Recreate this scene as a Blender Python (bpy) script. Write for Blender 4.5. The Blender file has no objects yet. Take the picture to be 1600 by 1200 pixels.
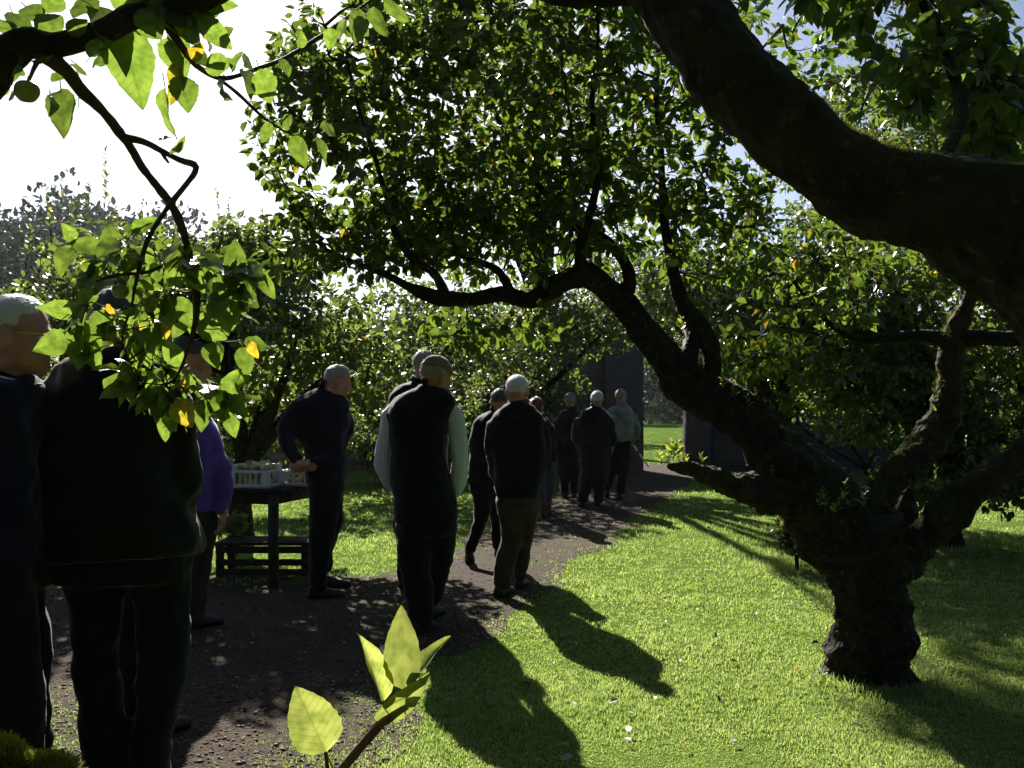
import bpy, math, random
import numpy as np
from mathutils import Vector, Matrix

# ------------------------------------------------------------------ camera, sky, sun, exposure
scene = bpy.context.scene
COL = scene.collection
FPX, CX, HY, CH = 1600.0, 800.0, 632.0, 1.5      # focal length in photo pixels, centre column, horizon row, eye height

cam_d = bpy.data.cameras.new("camera")
cam_d.sensor_width = 36.0
cam_d.lens = 36.0
cam_d.shift_y = 32.0 / 1600.0
cam_d.clip_start = 0.05
cam_d.clip_end = 2000.0
cam = bpy.data.objects.new("camera", cam_d)
cam.location = (0, 0, CH)
cam.rotation_euler = (math.pi / 2, 0, 0)
COL.objects.link(cam)
scene.camera = cam

SUN_EL, SUN_AZ = math.radians(31.0), math.radians(-15.3)      # azimuth measured from +Y towards +X
SUN = Vector((math.sin(SUN_AZ) * math.cos(SUN_EL), math.cos(SUN_AZ) * math.cos(SUN_EL), math.sin(SUN_EL)))

world = bpy.data.worlds.new("World")
scene.world = world
world.use_nodes = True
wn, wl = world.node_tree.nodes, world.node_tree.links
wn.clear()
w_out = wn.new("ShaderNodeOutputWorld")
w_bg = wn.new("ShaderNodeBackground")
w_sky = wn.new("ShaderNodeTexSky")
w_sky.sky_type = 'NISHITA'
w_sky.sun_disc = False
w_sky.sun_elevation = SUN_EL
w_sky.sun_rotation = SUN_AZ
w_sky.air_density = 0.5
w_sky.dust_density = .7
w_sky.ozone_density = 1.0
w_bg.inputs['Strength'].default_value = 0.05
wl.new(w_sky.outputs[0], w_bg.inputs[0])
wl.new(w_bg.outputs[0], w_out.inputs[0])

sun_d = bpy.data.lights.new("sun", 'SUN')
sun_d.energy = 5.0
sun_d.angle = math.radians(0.5)
sun_d.color = (1.0, 0.94, 0.84)
sun = bpy.data.objects.new("sun", sun_d)
sun.rotation_euler = SUN.to_track_quat('Z', 'Y').to_euler()
sun.location = SUN * 40
COL.objects.link(sun)

scene.view_settings.view_transform = 'Standard'
scene.view_settings.look = 'None'
scene.view_settings.exposure = 1.5
scene.view_settings.gamma = 1.0
scene.view_settings.use_curve_mapping = False
scene.render.engine = 'CYCLES'
scene.cycles.use_denoising = True
scene.cycles.volume_bounces = 0
scene.cycles.max_bounces = 6
scene.cycles.diffuse_bounces = 3
scene.cycles.glossy_bounces = 2
scene.cycles.transmission_bounces = 4
scene.cycles.transparent_max_bounces = 4
scene.cycles.sample_clamp_indirect = 4.0
scene.cycles.use_adaptive_sampling = True
scene.cycles.adaptive_threshold = 0.02

# ------------------------------------------------------------------ helpers
rng = np.random.default_rng(11)
random.seed(11)


def W(px, py, d):
    """photo pixel + distance -> world point"""
    return np.array([(px - CX) / FPX * d, d, CH - (py - HY) / FPX * d])


def PX(P):
    """world points -> photo pixels"""
    P = np.asarray(P, float)
    d = np.maximum(P[..., 1], 1e-3)
    return np.stack([CX + FPX * P[..., 0] / d, HY - FPX * (P[..., 2] - CH) / d], -1)


def unit(v):
    v = np.asarray(v, float)
    return v / np.maximum(np.linalg.norm(v, axis=-1, keepdims=True), 1e-9)


_NK = {}


def snoise(P, freq, seed=0, octaves=2):
    """smooth pseudo noise, about -1..1"""
    P = np.asarray(P, float)
    if seed not in _NK:
        r = np.random.default_rng(1000 + seed)
        _NK[seed] = (unit(r.normal(size=(7, 3))) * r.uniform(.6, 1.5, (7, 1)), r.uniform(0, 6.28, 7))
    K, ph = _NK[seed]
    out = np.zeros(P.shape[:-1])
    amp, f = 1.0, freq
    for o in range(octaves):
        q = P * f
        w = q + 0.7 * np.sin(q[..., [1, 2, 0]] * 0.8 + o)
        out += amp * np.sin(w @ K.T * 2.2 + ph + o * 1.7).sum(-1) / 3.6
        amp *= 0.5
        f *= 2.1
    return out


def mesh_np(name, V, faces, smooth=True):
    """faces: list of (n,k) int arrays"""
    me = bpy.data.meshes.new(name)
    V = np.asarray(V, np.float32)
    me.vertices.add(len(V))
    me.vertices.foreach_set("co", V.ravel())
    if isinstance(faces, np.ndarray):
        faces = [faces]
    faces = [np.asarray(f, np.int32) for f in faces if len(f)]
    nl = sum(f.size for f in faces)
    npoly = sum(len(f) for f in faces)
    me.loops.add(nl)
    me.polygons.add(npoly)
    me.loops.foreach_set("vertex_index", np.concatenate([f.ravel() for f in faces]))
    tot = np.concatenate([np.full(len(f), f.shape[1], np.int32) for f in faces])
    st = np.concatenate([[0], np.cumsum(tot)[:-1]]).astype(np.int32)
    me.polygons.foreach_set("loop_start", st)
    if smooth:
        me.polygons.foreach_set("use_smooth", np.ones(npoly, bool))
    me.update(calc_edges=True)
    return me


class MB:
    """collects quads and tris"""

    def __init__(self):
        self.V, self.F4, self.F3, self.n = [], [], [], 0

    def add(self, V, F4=None, F3=None):
        V = np.asarray(V, float)
        if F4 is not None and len(F4):
            self.F4.append(np.asarray(F4, int) + self.n)
        if F3 is not None and len(F3):
            self.F3.append(np.asarray(F3, int) + self.n)
        self.V.append(V)
        self.n += len(V)
        return self

    def arrays(self):
        V = np.concatenate(self.V)
        fs = []
        if self.F4:
            fs.append(np.concatenate(self.F4))
        if self.F3:
            fs.append(np.concatenate(self.F3))
        return V, fs

    def mesh(self, name, origin=(0, 0, 0), smooth=True):
        V, fs = self.arrays()
        return mesh_np(name, V - np.asarray(origin), fs, smooth)


def link(name, me, mat, parent=None, loc=None):
    o = bpy.data.objects.new(name, me)
    if mat is not None and me is not None and len(me.materials) == 0:
        me.materials.append(mat)
    COL.objects.link(o)
    if parent is not None:
        o.parent = parent
    if loc is not None:
        o.location = loc
    return o


def tag(o, label=None, cat=None, group=None, kind=None):
    if label:
        o["label"] = label
    if cat:
        o["category"] = cat
    if group:
        o["group"] = group
    if kind:
        o["kind"] = kind
    return o


def empty(name, loc, label, cat, group=None):
    o = bpy.data.objects.new(name, None)
    o.empty_display_size = 0.1
    o.location = loc
    COL.objects.link(o)
    return tag(o, label, cat, group)


def catmull(P, step):
    """resample rows of P (any columns) with a Catmull-Rom spline"""
    P = np.asarray(P, float)
    Q = np.vstack([2 * P[0] - P[1], P, 2 * P[-1] - P[-2]])
    out = []
    for i in range(1, len(Q) - 2):
        p0, p1, p2, p3 = Q[i - 1], Q[i], Q[i + 1], Q[i + 2]
        n = max(1, int(np.linalg.norm((p2 - p1)[:3]) / step))
        t = np.linspace(0, 1, n, endpoint=False)[:, None]
        out.append(0.5 * (2 * p1 + (p2 - p0) * t + (2 * p0 - 5 * p1 + 4 * p2 - p3) * t ** 2 + (3 * p1 - p0 - 3 * p2 + p3) * t ** 3))
    out.append(P[-1:])
    return np.vstack(out)


def tube(mb, P, R, sides=8, lump=0.0, lfreq=6.0, seed=0, cap=True, squash=None):
    P = np.asarray(P, float)
    R = np.asarray(R, float)
    n = len(P)
    T = unit(np.gradient(P, axis=0))
    u = np.cross(T[0], [0.3, 0.9, 0.2])
    if np.linalg.norm(u) < 1e-3:
        u = np.cross(T[0], [1, 0, 0])
    u = unit(u)
    U = []
    for i in range(n):
        u = unit(u - T[i] * np.dot(u, T[i]))
        U.append(u)
    U = np.array(U)
    B = np.cross(T, U)
    a = np.linspace(0, 2 * math.pi, sides, endpoint=False)
    ring = U[:, None, :] * np.cos(a)[None, :, None] + B[:, None, :] * np.sin(a)[None, :, None]
    V = P[:, None, :] + ring * R[:, None, None]
    if lump:
        k = 1 + lump * snoise(V, lfreq, seed, 3) + lump * .45 * (.5 - np.abs(snoise(V, lfreq * 3.7, seed + 1, 2)))
        V = P[:, None, :] + ring * (R[:, None] * k)[:, :, None]
    V = V.reshape(-1, 3)
    i = np.arange(n - 1)[:, None] * sides
    j = np.arange(sides)[None, :]
    j2 = (j + 1) % sides
    F = np.stack([i + j, i + j2, i + sides + j2, i + sides + j], -1).reshape(-1, 4)
    F3 = []
    if cap:
        c0, c1 = n * sides, n * sides + 1
        V = np.vstack([V, P[0] - T[0] * R[0] * .35, P[-1] + T[-1] * R[-1] * .5])
        for k in range(sides):
            F3.append((c0, (k + 1) % sides, k))
            F3.append((c1, (n - 1) * sides + k, (n - 1) * sides + (k + 1) % sides))
    mb.add(V, F, F3)


def ellipsoid(mb, c, r, M=None, nu=14, nv=10):
    u = np.linspace(0, 2 * math.pi, nu, endpoint=False)
    v = np.linspace(0, math.pi, nv + 1)[1:-1]
    V = [np.array([np.sin(b) * np.cos(u), np.sin(b) * np.sin(u), np.cos(b) * np.ones(nu)]).T for b in v]
    V = np.vstack(V + [[[0, 0, 1]], [[0, 0, -1]]]) * np.asarray(r, float)
    if M is not None:
        V = V @ np.asarray(M).T
    V = V + np.asarray(c, float)
    n = nv - 1
    i = np.arange(n - 1)[:, None] * nu
    j = np.arange(nu)[None, :]
    j2 = (j + 1) % nu
    F = np.stack([i + j, i + nu + j, i + nu + j2, i + j2], -1).reshape(-1, 4)
    F3 = []
    for k in range(nu):
        F3.append((n * nu, k, (k + 1) % nu))
        F3.append((n * nu + 1, (n - 1) * nu + (k + 1) % nu, (n - 1) * nu + k))
    mb.add(V, F, F3)


def box(mb, c, half, M=None):
    V = np.array([[x, y, z] for x in (-1, 1) for y in (-1, 1) for z in (-1, 1)], float) * np.asarray(half, float)
    if M is not None:
        V = V @ np.asarray(M, float).T
    V = V + np.asarray(c, float)
    mb.add(V, [(0, 1, 3, 2), (4, 6, 7, 5), (0, 4, 5, 1), (2, 3, 7, 6), (0, 2, 6, 4), (1, 5, 7, 3)])


def loft(mb, rows, sides=20, power=2.4):
    """rows: (cx, cy, cz, a, b): rings in world axes"""
    rows = np.asarray(rows, float)
    t = np.linspace(0, 2 * math.pi, sides, endpoint=False)
    ct, st = np.cos(t), np.sin(t)
    ex = np.sign(ct) * np.abs(ct) ** (2 / power)
    ey = np.sign(st) * np.abs(st) ** (2 / power)
    V = np.stack([rows[:, 0:1] + rows[:, 3:4] * ex, rows[:, 1:2] + rows[:, 4:5] * ey, np.repeat(rows[:, 2:3], sides, 1)], -1).reshape(-1, 3)
    n = len(rows)
    i = np.arange(n - 1)[:, None] * sides
    j = np.arange(sides)[None, :]
    j2 = (j + 1) % sides
    F = np.stack([i + j, i + sides + j, i + sides + j2, i + j2], -1).reshape(-1, 4)
    V = np.vstack([V, rows[0, :3], rows[-1, :3]])
    F3 = []
    for k in range(sides):
        F3.append((n * sides, k, (k + 1) % sides))
        F3.append((n * sides + 1, (n - 1) * sides + (k + 1) % sides, (n - 1) * sides + k))
    mb.add(V, F, F3)


def remesh(mb, voxel, smooth_it=4, fac=0.5):
    """weld everything in mb into one continuous skin; returns V, quads"""
    me = mb.mesh("tmp")
    o = bpy.data.objects.new("tmp", me)
    COL.objects.link(o)
    m = o.modifiers.new("r", 'REMESH')
    m.mode = 'VOXEL'
    m.voxel_size = voxel
    if smooth_it:
        s = o.modifiers.new("s", 'SMOOTH')
        s.factor = fac
        s.iterations = smooth_it
    dg = bpy.context.evaluated_depsgraph_get()
    ev = bpy.data.meshes.new_from_object(o.evaluated_get(dg))
    V = np.empty(len(ev.vertices) * 3, np.float32)
    ev.vertices.foreach_get("co", V)
    N = np.empty(len(ev.vertices) * 3, np.float32)
    ev.vertices.foreach_get("normal", N)
    L = np.empty(len(ev.loops), np.int32)
    ev.loops.foreach_get("vertex_index", L)
    tot = np.empty(len(ev.polygons), np.int32)
    ev.polygons.foreach_get("loop_total", tot)
    st = np.empty(len(ev.polygons), np.int32)
    ev.polygons.foreach_get("loop_start", st)
    q = st[tot == 4]
    t3 = st[tot == 3]
    F4 = L[q[:, None] + np.arange(4)] if len(q) else np.zeros((0, 4), int)
    F3 = L[t3[:, None] + np.arange(3)] if len(t3) else np.zeros((0, 3), int)
    bpy.data.objects.remove(o)
    bpy.data.meshes.remove(me)
    bpy.data.meshes.remove(ev)
    return V.reshape(-1, 3).astype(float), N.reshape(-1, 3).astype(float), F4, F3


# ------------------------------------------------------------------ materials
def new_mat(name):
    m = bpy.data.materials.new(name)
    m.use_nodes = True
    nt = m.node_tree
    nt.nodes.clear()
    out = nt.nodes.new("ShaderNodeOutputMaterial")
    return m, nt, out


def nd(nt, t, **kw):
    n = nt.nodes.new(t)
    for k, v in kw.items():
        if k.startswith("i_"):
            n.inputs[k[2:].replace("_", " ")].default_value = v
        else:
            setattr(n, k, v)
    return n


def ramp(nt, stops):
    r = nt.nodes.new("ShaderNodeValToRGB")
    el = r.color_ramp.elements
    while len(el) < len(stops):
        el.new(0.5)
    for e, (p, c) in zip(el, stops):
        e.position = p
        e.color = (c[0], c[1], c[2], 1)
    return r


def surf(name, c1, c2, scale=8.0, rough=0.8, bump=0.3, bscale=60.0, sheen=0.0, spec=0.3, detail=5.0, dist=0.02, coord='Object'):
    m, nt, out = new_mat(name)
    tc = nd(nt, "ShaderNodeTexCoord")
    n1 = nd(nt, "ShaderNodeTexNoise")
    n1.inputs['Scale'].default_value = scale
    n1.inputs['Detail'].default_value = detail
    nt.links.new(tc.outputs[coord], n1.inputs['Vector'])
    r = ramp(nt, [(0.3, c1), (0.7, c2)])
    nt.links.new(n1.outputs[0], r.inputs[0])
    b = nd(nt, "ShaderNodeBsdfPrincipled")
    nt.links.new(r.outputs[0], b.inputs['Base Color'])
    b.inputs['Roughness'].default_value = rough
    b.inputs['Specular IOR Level'].default_value = spec
    if sheen:
        b.inputs['Sheen Weight'].default_value = sheen
        b.inputs['Sheen Roughness'].default_value = 0.4
    if bump:
        n2 = nd(nt, "ShaderNodeTexNoise")
        n2.inputs['Scale'].default_value = bscale
        n2.inputs['Detail'].default_value = 4
        nt.links.new(tc.outputs[coord], n2.inputs['Vector'])
        bp = nd(nt, "ShaderNodeBump")
        bp.inputs['Strength'].default_value = bump
        bp.inputs['Distance'].default_value = dist
        nt.links.new(n2.outputs[0], bp.inputs['Height'])
        nt.links.new(bp.outputs[0], b.inputs['Normal'])
    nt.links.new(b.outputs[0], out.inputs[0])
    return m


def leaf_mat(name, dark, mid, light, trans, yellow=0.03, tfac=0.5, rough=0.35, veins=False, spec=0.5):
    m, nt, out = new_mat(name)
    L = nt.links.new
    geo = nd(nt, "ShaderNodeNewGeometry")
    oi = nd(nt, "ShaderNodeObjectInfo")
    ad = nd(nt, "ShaderNodeMath", operation='ADD')
    L(geo.outputs['Random Per Island'], ad.inputs[0])
    L(oi.outputs['Random'], ad.inputs[1])
    fr = nd(nt, "ShaderNodeMath", operation='FRACT')
    L(ad.outputs[0], fr.inputs[0])
    r1 = ramp(nt, [(0.0, dark), (0.5, mid), (1 - yellow - .01, light), (1 - yellow, (0.42, 0.30, 0.02))])
    L(fr.outputs[0], r1.inputs[0])
    r2 = ramp(nt, [(0.0, [c * .55 for c in trans]), (0.5, [c * .85 for c in trans]), (1 - yellow - .01, trans), (1 - yellow, (0.75, 0.5, 0.03))])
    L(fr.outputs[0], r2.inputs[0])
    b = nd(nt, "ShaderNodeBsdfPrincipled")
    b.inputs['Roughness'].default_value = rough
    b.inputs['Specular IOR Level'].default_value = spec
    t = nd(nt, "ShaderNodeBsdfTranslucent")
    c1, c2 = r1.outputs[0], r2.outputs[0]
    if veins:
        tc = nd(nt, "ShaderNodeTexCoord")
        sx = nd(nt, "ShaderNodeSeparateXYZ")
        L(tc.outputs['UV'], sx.inputs[0])
        ab = nd(nt, "ShaderNodeMath", operation='ABSOLUTE')
        L(sx.outputs['Y'], ab.inputs[0])
        # side veins: waves along x - |y|
        sb = nd(nt, "ShaderNodeMath", operation='MULTIPLY_ADD')
        L(ab.outputs[0], sb.inputs[0])
        sb.inputs[1].default_value = -0.75
        L(sx.outputs['X'], sb.inputs[2])
        ml = nd(nt, "ShaderNodeMath", operation='MULTIPLY')
        L(sb.outputs[0], ml.inputs[0])
        ml.inputs[1].default_value = 62.0
        sn = nd(nt, "ShaderNodeMath", operation='SINE')
        L(ml.outputs[0], sn.inputs[0])
        rv = ramp(nt, [(0.72, (0, 0, 0)), (1.0, (.8, .8, .8))])
        L(sn.outputs[0], rv.inputs[0])
        mr = nd(nt, "ShaderNodeMapRange")
        mr.inputs['From Min'].default_value = 0.006
        mr.inputs['From Max'].default_value = 0.022
        mr.inputs['To Min'].default_value = 1.0
        mr.inputs['To Max'].default_value = 0.0
        L(ab.outputs[0], mr.inputs['Value'])
        mx = nd(nt, "ShaderNodeMath", operation='MAXIMUM')
        L(rv.outputs[0], mx.inputs[0])
        L(mr.outputs[0], mx.inputs[1])
        no = nd(nt, "ShaderNodeTexNoise")
        no.inputs['Scale'].default_value = 4.5
        L(tc.outputs['UV'], no.inputs['Vector'])
        for ci, (src, vc) in enumerate(((c1, (0.16, 0.2, 0.07)), (c2, [c * .55 for c in trans]))):
            q = nd(nt, "ShaderNodeMix", data_type='RGBA')
            f = nd(nt, "ShaderNodeMath", operation='MULTIPLY')
            f.inputs[1].default_value = 0.6
            L(mx.outputs[0], f.inputs[0])
            L(f.outputs[0], q.inputs['Factor'])
            L(src, q.inputs['A'])
            q.inputs['B'].default_value = (*vc, 1)
            h = nd(nt, "ShaderNodeMix", data_type='RGBA', blend_type='MULTIPLY')
            h.inputs['Factor'].default_value = 0.8
            L(q.outputs['Result'], h.inputs['A'])
            rr = ramp(nt, [(0.36, (.42, .52, .35)), (0.62, (1, 1, 1))])
            L(no.outputs[0], rr.inputs[0])
            L(rr.outputs[0], h.inputs['B'])
            if ci == 0:
                c1 = h.outputs['Result']
            else:
                c2 = h.outputs['Result']
        bp = nd(nt, "ShaderNodeBump")
        bp.inputs['Strength'].default_value = 0.35
        bp.inputs['Distance'].default_value = 0.001
        bp.invert = True
        L(mx.outputs[0], bp.inputs['Height'])
        L(bp.outputs[0], b.inputs['Normal'])
    L(c1, b.inputs['Base Color'])
    L(c2, t.inputs['Color'])
    mix = nd(nt, "ShaderNodeMixShader")
    mix.inputs[0].default_value = tfac
    L(b.outputs[0], mix.inputs[1])
    L(t.outputs[0], mix.inputs[2])
    L(mix.outputs[0], out.inputs[0])
    return m


def bark_mat(name, c1, c2, moss, moss_amt=0.5, scale=14.0):
    m, nt, out = new_mat(name)
    L = nt.links.new
    tc = nd(nt, "ShaderNodeTexCoord")
    n1 = nd(nt, "ShaderNodeTexNoise")
    n1.inputs['Scale'].default_value = scale
    n1.inputs['Detail'].default_value = 8
    L(tc.outputs['Object'], n1.inputs['Vector'])
    r = ramp(nt, [(0.25, c1), (0.75, c2)])
    L(n1.outputs[0], r.inputs[0])
    # lichen flecks
    nl = nd(nt, "ShaderNodeTexNoise")
    nl.inputs['Scale'].default_value = scale * 2.3
    nl.inputs['Detail'].default_value = 3
    L(tc.outputs['Object'], nl.inputs['Vector'])
    rl = ramp(nt, [(0.62, (0, 0, 0)), (0.72, (1, 1, 1))])
    L(nl.outputs[0], rl.inputs[0])
    ml = nd(nt, "ShaderNodeMix", data_type='RGBA')
    fl = nd(nt, "ShaderNodeMath", operation='MULTIPLY')
    fl.inputs[1].default_value = 0.35
    L(rl.outputs[0], fl.inputs[0])
    L(fl.outputs[0], ml.inputs['Factor'])
    L(r.outputs[0], ml.inputs['A'])
    ml.inputs['B'].default_value = (0.15, 0.15, 0.11, 1)
    # moss on the upper side
    geo = nd(nt, "ShaderNodeNewGeometry")
    sx = nd(nt, "ShaderNodeSeparateXYZ")
    L(geo.outputs['Normal'], sx.inputs[0])
    n3 = nd(nt, "ShaderNodeTexNoise")
    n3.inputs['Scale'].default_value = 5.0
    n3.inputs['Detail'].default_value = 6
    L(tc.outputs['Object'], n3.inputs['Vector'])
    a = nd(nt, "ShaderNodeMath", operation='MULTIPLY_ADD')
    L(sx.outputs['Z'], a.inputs[0])
    a.inputs[1].default_value = 0.45
    L(n3.outputs[0], a.inputs[2])
    rm = ramp(nt, [(1.05 - moss_amt, (0, 0, 0)), (1.2 - moss_amt, (1, 1, 1))])
    L(a.outputs[0], rm.inputs[0])
    mm = nd(nt, "ShaderNodeMix", data_type='RGBA')
    L(rm.outputs[0], mm.inputs['Factor'])
    L(ml.outputs['Result'], mm.inputs['A'])
    mm.inputs['B'].default_value = (*moss, 1)
    b = nd(nt, "ShaderNodeBsdfPrincipled")
    L(mm.outputs['Result'], b.inputs['Base Color'])
    b.inputs['Roughness'].default_value = 0.9
    b.inputs['Specular IOR Level'].default_value = 0.2
    v = nd(nt, "ShaderNodeTexVoronoi")
    v.inputs['Scale'].default_value = scale * 2.2
    L(tc.outputs['Object'], v.inputs['Vector'])
    s = nd(nt, "ShaderNodeMath", operation='ADD')
    L(v.outputs['Distance'], s.inputs[0])
    L(n1.outputs[0], s.inputs[1])
    bp = nd(nt, "ShaderNodeBump")
    bp.inputs['Strength'].default_value = 0.9
    bp.inputs['Distance'].default_value = 0.02
    L(s.outputs[0], bp.inputs['Height'])
    L(bp.outputs[0], b.inputs['Normal'])
    L(b.outputs[0], out.inputs[0])
    return m


M_LEAF = leaf_mat("apple_leaf", (0.020, 0.045, 0.012), (0.035, 0.075, 0.018), (0.06, 0.11, 0.025), (0.20, 0.31, 0.03), 0.006, 0.40, 0.36)
M_LEAF_NEAR = leaf_mat("apple_leaf_near", (0.03, 0.06, 0.015), (0.045, 0.09, 0.02), (0.07, 0.12, 0.03), (0.27, 0.40, 0.05), 0.008, 0.5, 0.4, veins=True)
M_LEAF_YOUNG = leaf_mat("apple_leaf_young", (0.08, 0.13, 0.03), (0.09, 0.14, 0.03), (0.11, 0.15, 0.035), (0.50, 0.56, 0.12), 0.0, 0.5, 0.45, veins=True)
M_LEAF_FAR = leaf_mat("orchard_leaf", (0.025, 0.05, 0.012), (0.045, 0.085, 0.02), (0.08, 0.13, 0.03), (0.24, 0.33, 0.05), 0.008, 0.42, 0.36)
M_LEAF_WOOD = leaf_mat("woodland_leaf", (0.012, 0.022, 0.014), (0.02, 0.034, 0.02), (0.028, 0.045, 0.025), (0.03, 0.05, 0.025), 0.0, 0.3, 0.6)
M_GRASS = leaf_mat("grass_blade", (0.10, 0.175, 0.038), (0.14, 0.23, 0.06), (0.20, 0.30, 0.095), (0.50, 0.68, 0.16), 0.0, 0.45, 0.35, spec=0.5)


def patchy(mat, lo, hi, scales):
    """slow changes of tone over the lawn: drier and lusher patches"""
    nt = mat.node_tree
    tc = nd(nt, "ShaderNodeTexCoord")
    for ln in list(nt.links):
        if ln.from_node.type == 'VALTORGB' and ln.to_socket.name in ('Base Color', 'Color'):
            src, dst = ln.from_socket, ln.to_socket
            for k, sc in enumerate(scales):
                no = nd(nt, "ShaderNodeTexNoise")
                no.inputs['Scale'].default_value = sc
                no.inputs['Detail'].default_value = 4
                nt.links.new(tc.outputs['Object'], no.inputs['Vector'])
                rr = ramp(nt, [(.35, lo), (.65, hi)])
                nt.links.new(no.outputs[0], rr.inputs[0])
                mx = nd(nt, "ShaderNodeMix", data_type='RGBA', blend_type='MULTIPLY')
                mx.inputs['Factor'].default_value = 1
                nt.links.new(src, mx.inputs['A'])
                nt.links.new(rr.outputs[0], mx.inputs['B'])
                src = mx.outputs['Result']
            nt.links.new(src, dst)


patchy(M_GRASS, (.88, .90, .80), (1.12, 1.06, 1.2), (.9, 5.0))
M_BARK = bark_mat("apple_bark", (0.008, 0.006, 0.005), (0.034, 0.026, 0.021), (0.030, 0.033, 0.010), 0.36)
M_BARK_MOSSY = bark_mat("mossy_bark", (0.012, 0.009, 0.0075), (0.052, 0.039, 0.033), (0.034, 0.038, 0.011), 0.44, 11.0)
M_TWIG = surf("twig_bark", (0.03, 0.02, 0.015), (0.07, 0.05, 0.04), 30, 0.75, 0.4, 160, dist=0.003)
M_MOSS = leaf_mat("moss", (0.05, 0.055, 0.012), (0.08, 0.085, 0.018), (0.13, 0.13, 0.03), (0.24, 0.24, 0.05), 0.0, 0.4, 0.7, spec=0.1)

# ------------------------------------------------------------------ ground, path, wall, far wood
def lawn_mat():
    m, nt, out = new_mat("lawn_turf")
    L = nt.links.new
    tc = nd(nt, "ShaderNodeTexCoord")
    n1 = nd(nt, "ShaderNodeTexNoise")
    n1.inputs['Scale'].default_value = 1.3
    n1.inputs['Detail'].default_value = 8
    L(tc.outputs['Object'], n1.inputs['Vector'])
    n2 = nd(nt, "ShaderNodeTexNoise")
    n2.inputs['Scale'].default_value = 55
    n2.inputs['Detail'].default_value = 5
    L(tc.outputs['Object'], n2.inputs['Vector'])
    r1 = ramp(nt, [(0.3, (0.09, 0.15, 0.03)), (0.7, (0.13, 0.20, 0.05))])
    L(n1.outputs[0], r1.inputs[0])
    r2 = ramp(nt, [(0.25, (0.45, 0.45, 0.4)), (0.7, (1.1, 1.1, 1.0))])
    L(n2.outputs[0], r2.inputs[0])
    mx = nd(nt, "ShaderNodeMix", data_type='RGBA', blend_type='MULTIPLY')
    mx.inputs['Factor'].default_value = 1
    L(r1.outputs[0], mx.inputs['A'])
    L(r2.outputs[0], mx.inputs['B'])
    b = nd(nt, "ShaderNodeBsdfPrincipled")
    L(mx.outputs['Result'], b.inputs['Base Color'])
    b.inputs['Roughness'].default_value = 1.0
    b.inputs['Specular IOR Level'].default_value = 0.0
    bp = nd(nt, "ShaderNodeBump")
    bp.inputs['Strength'].default_value = 0.7
    bp.inputs['Distance'].default_value = 0.03
    L(n2.outputs[0], bp.inputs['Height'])
    L(bp.outputs[0], b.inputs['Normal'])
    L(b.outputs[0], out.inputs[0])
    return m


def path_mat():
    m, nt, out = new_mat("gravel_path")
    L = nt.links.new
    tc = nd(nt, "ShaderNodeTexCoord")
    v = nd(nt, "ShaderNodeTexVoronoi")
    v.inputs['Scale'].default_value = 75
    L(tc.outputs['Object'], v.inputs['Vector'])
    n1 = nd(nt, "ShaderNodeTexNoise")
    n1.inputs['Scale'].default_value = 1.6
    n1.inputs['Detail'].default_value = 7
    L(tc.outputs['Object'], n1.inputs['Vector'])
    r1 = ramp(nt, [(0.2, (0.024, 0.018, 0.013)), (0.8, (0.088, 0.067, 0.050))])
    L(v.outputs['Color'], r1.inputs[0])
    r2 = ramp(nt, [(0.52, (0, 0, 0)), (0.66, (1, 1, 1))])
    L(n1.outputs[0], r2.inputs[0])
    mx = nd(nt, "ShaderNodeMix", data_type='RGBA')
    f = nd(nt, "ShaderNodeMath", operation='MULTIPLY')
    f.inputs[1].default_value = 0.6
    L(r2.outputs[0], f.inputs[0])
    L(f.outputs[0], mx.inputs['Factor'])
    L(r1.outputs[0], mx.inputs['A'])
    mx.inputs['B'].default_value = (0.05, 0.06, 0.02, 1)
    b = nd(nt, "ShaderNodeBsdfPrincipled")
    L(mx.outputs['Result'], b.inputs['Base Color'])
    b.inputs['Roughness'].default_value = 0.95
    b.inputs['Specular IOR Level'].default_value = 0.05
    bp = nd(nt, "ShaderNodeBump")
    bp.inputs['Strength'].default_value = 0.6
    bp.inputs['Distance'].default_value = 0.008
    n3 = nd(nt, "ShaderNodeTexNoise")
    n3.inputs['Scale'].default_value = 20
    n3.inputs['Detail'].default_value = 8
    L(tc.outputs['Object'], n3.inputs['Vector'])
    ad = nd(nt, "ShaderNodeMath", operation='ADD')
    L(v.outputs['Distance'], ad.inputs[0])
    L(n3.outputs[0], ad.inputs[1])
    L(ad.outputs[0], bp.inputs['Height'])
    L(bp.outputs[0], b.inputs['Normal'])
    L(b.outputs[0], out.inputs[0])
    return m


lawn_me = mesh_np("lawn", [(-400, -400, 0), (400, -400, 0), (400, 700, 0), (-400, 700, 0)], np.array([[0, 1, 2, 3]]))
lawn = tag(link("lawn", lawn_me, lawn_mat()), "short mown green lawn under the apple trees", "lawn", kind="structure")

_right = [(-2.2, -1.5), (-1.5, 1.5), (-1.0, 3.0), (-.66, 4.2), (-.50, 5.6), (-.15, 6.9), (.46, 9.3), (1.15, 11.5), (2.0, 14.6), (2.95, 18), (3.9, 22), (4.0, 26)]
_left = [(2.75, 26), (2.6, 23), (1.35, 20.5), (.35, 15.7), (-.52, 11.5), (-1.0, 9.4), (-1.7, 8.9), (-2.57, 8.95), (-5, 8.8), (-9, 8.5), (-9, -1.5)]


def wobble(pts, step=.15, amp=.13, seed=3):
    p = np.array([(a, b, 0) for a, b in pts], float)
    q = catmull(p, step)
    n = snoise(q, 1.6, seed, 3)
    n2 = snoise(q, 1.6, seed + 1, 3)
    q[:, 0] += amp * n
    q[:, 1] += amp * n2
    return q


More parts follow.
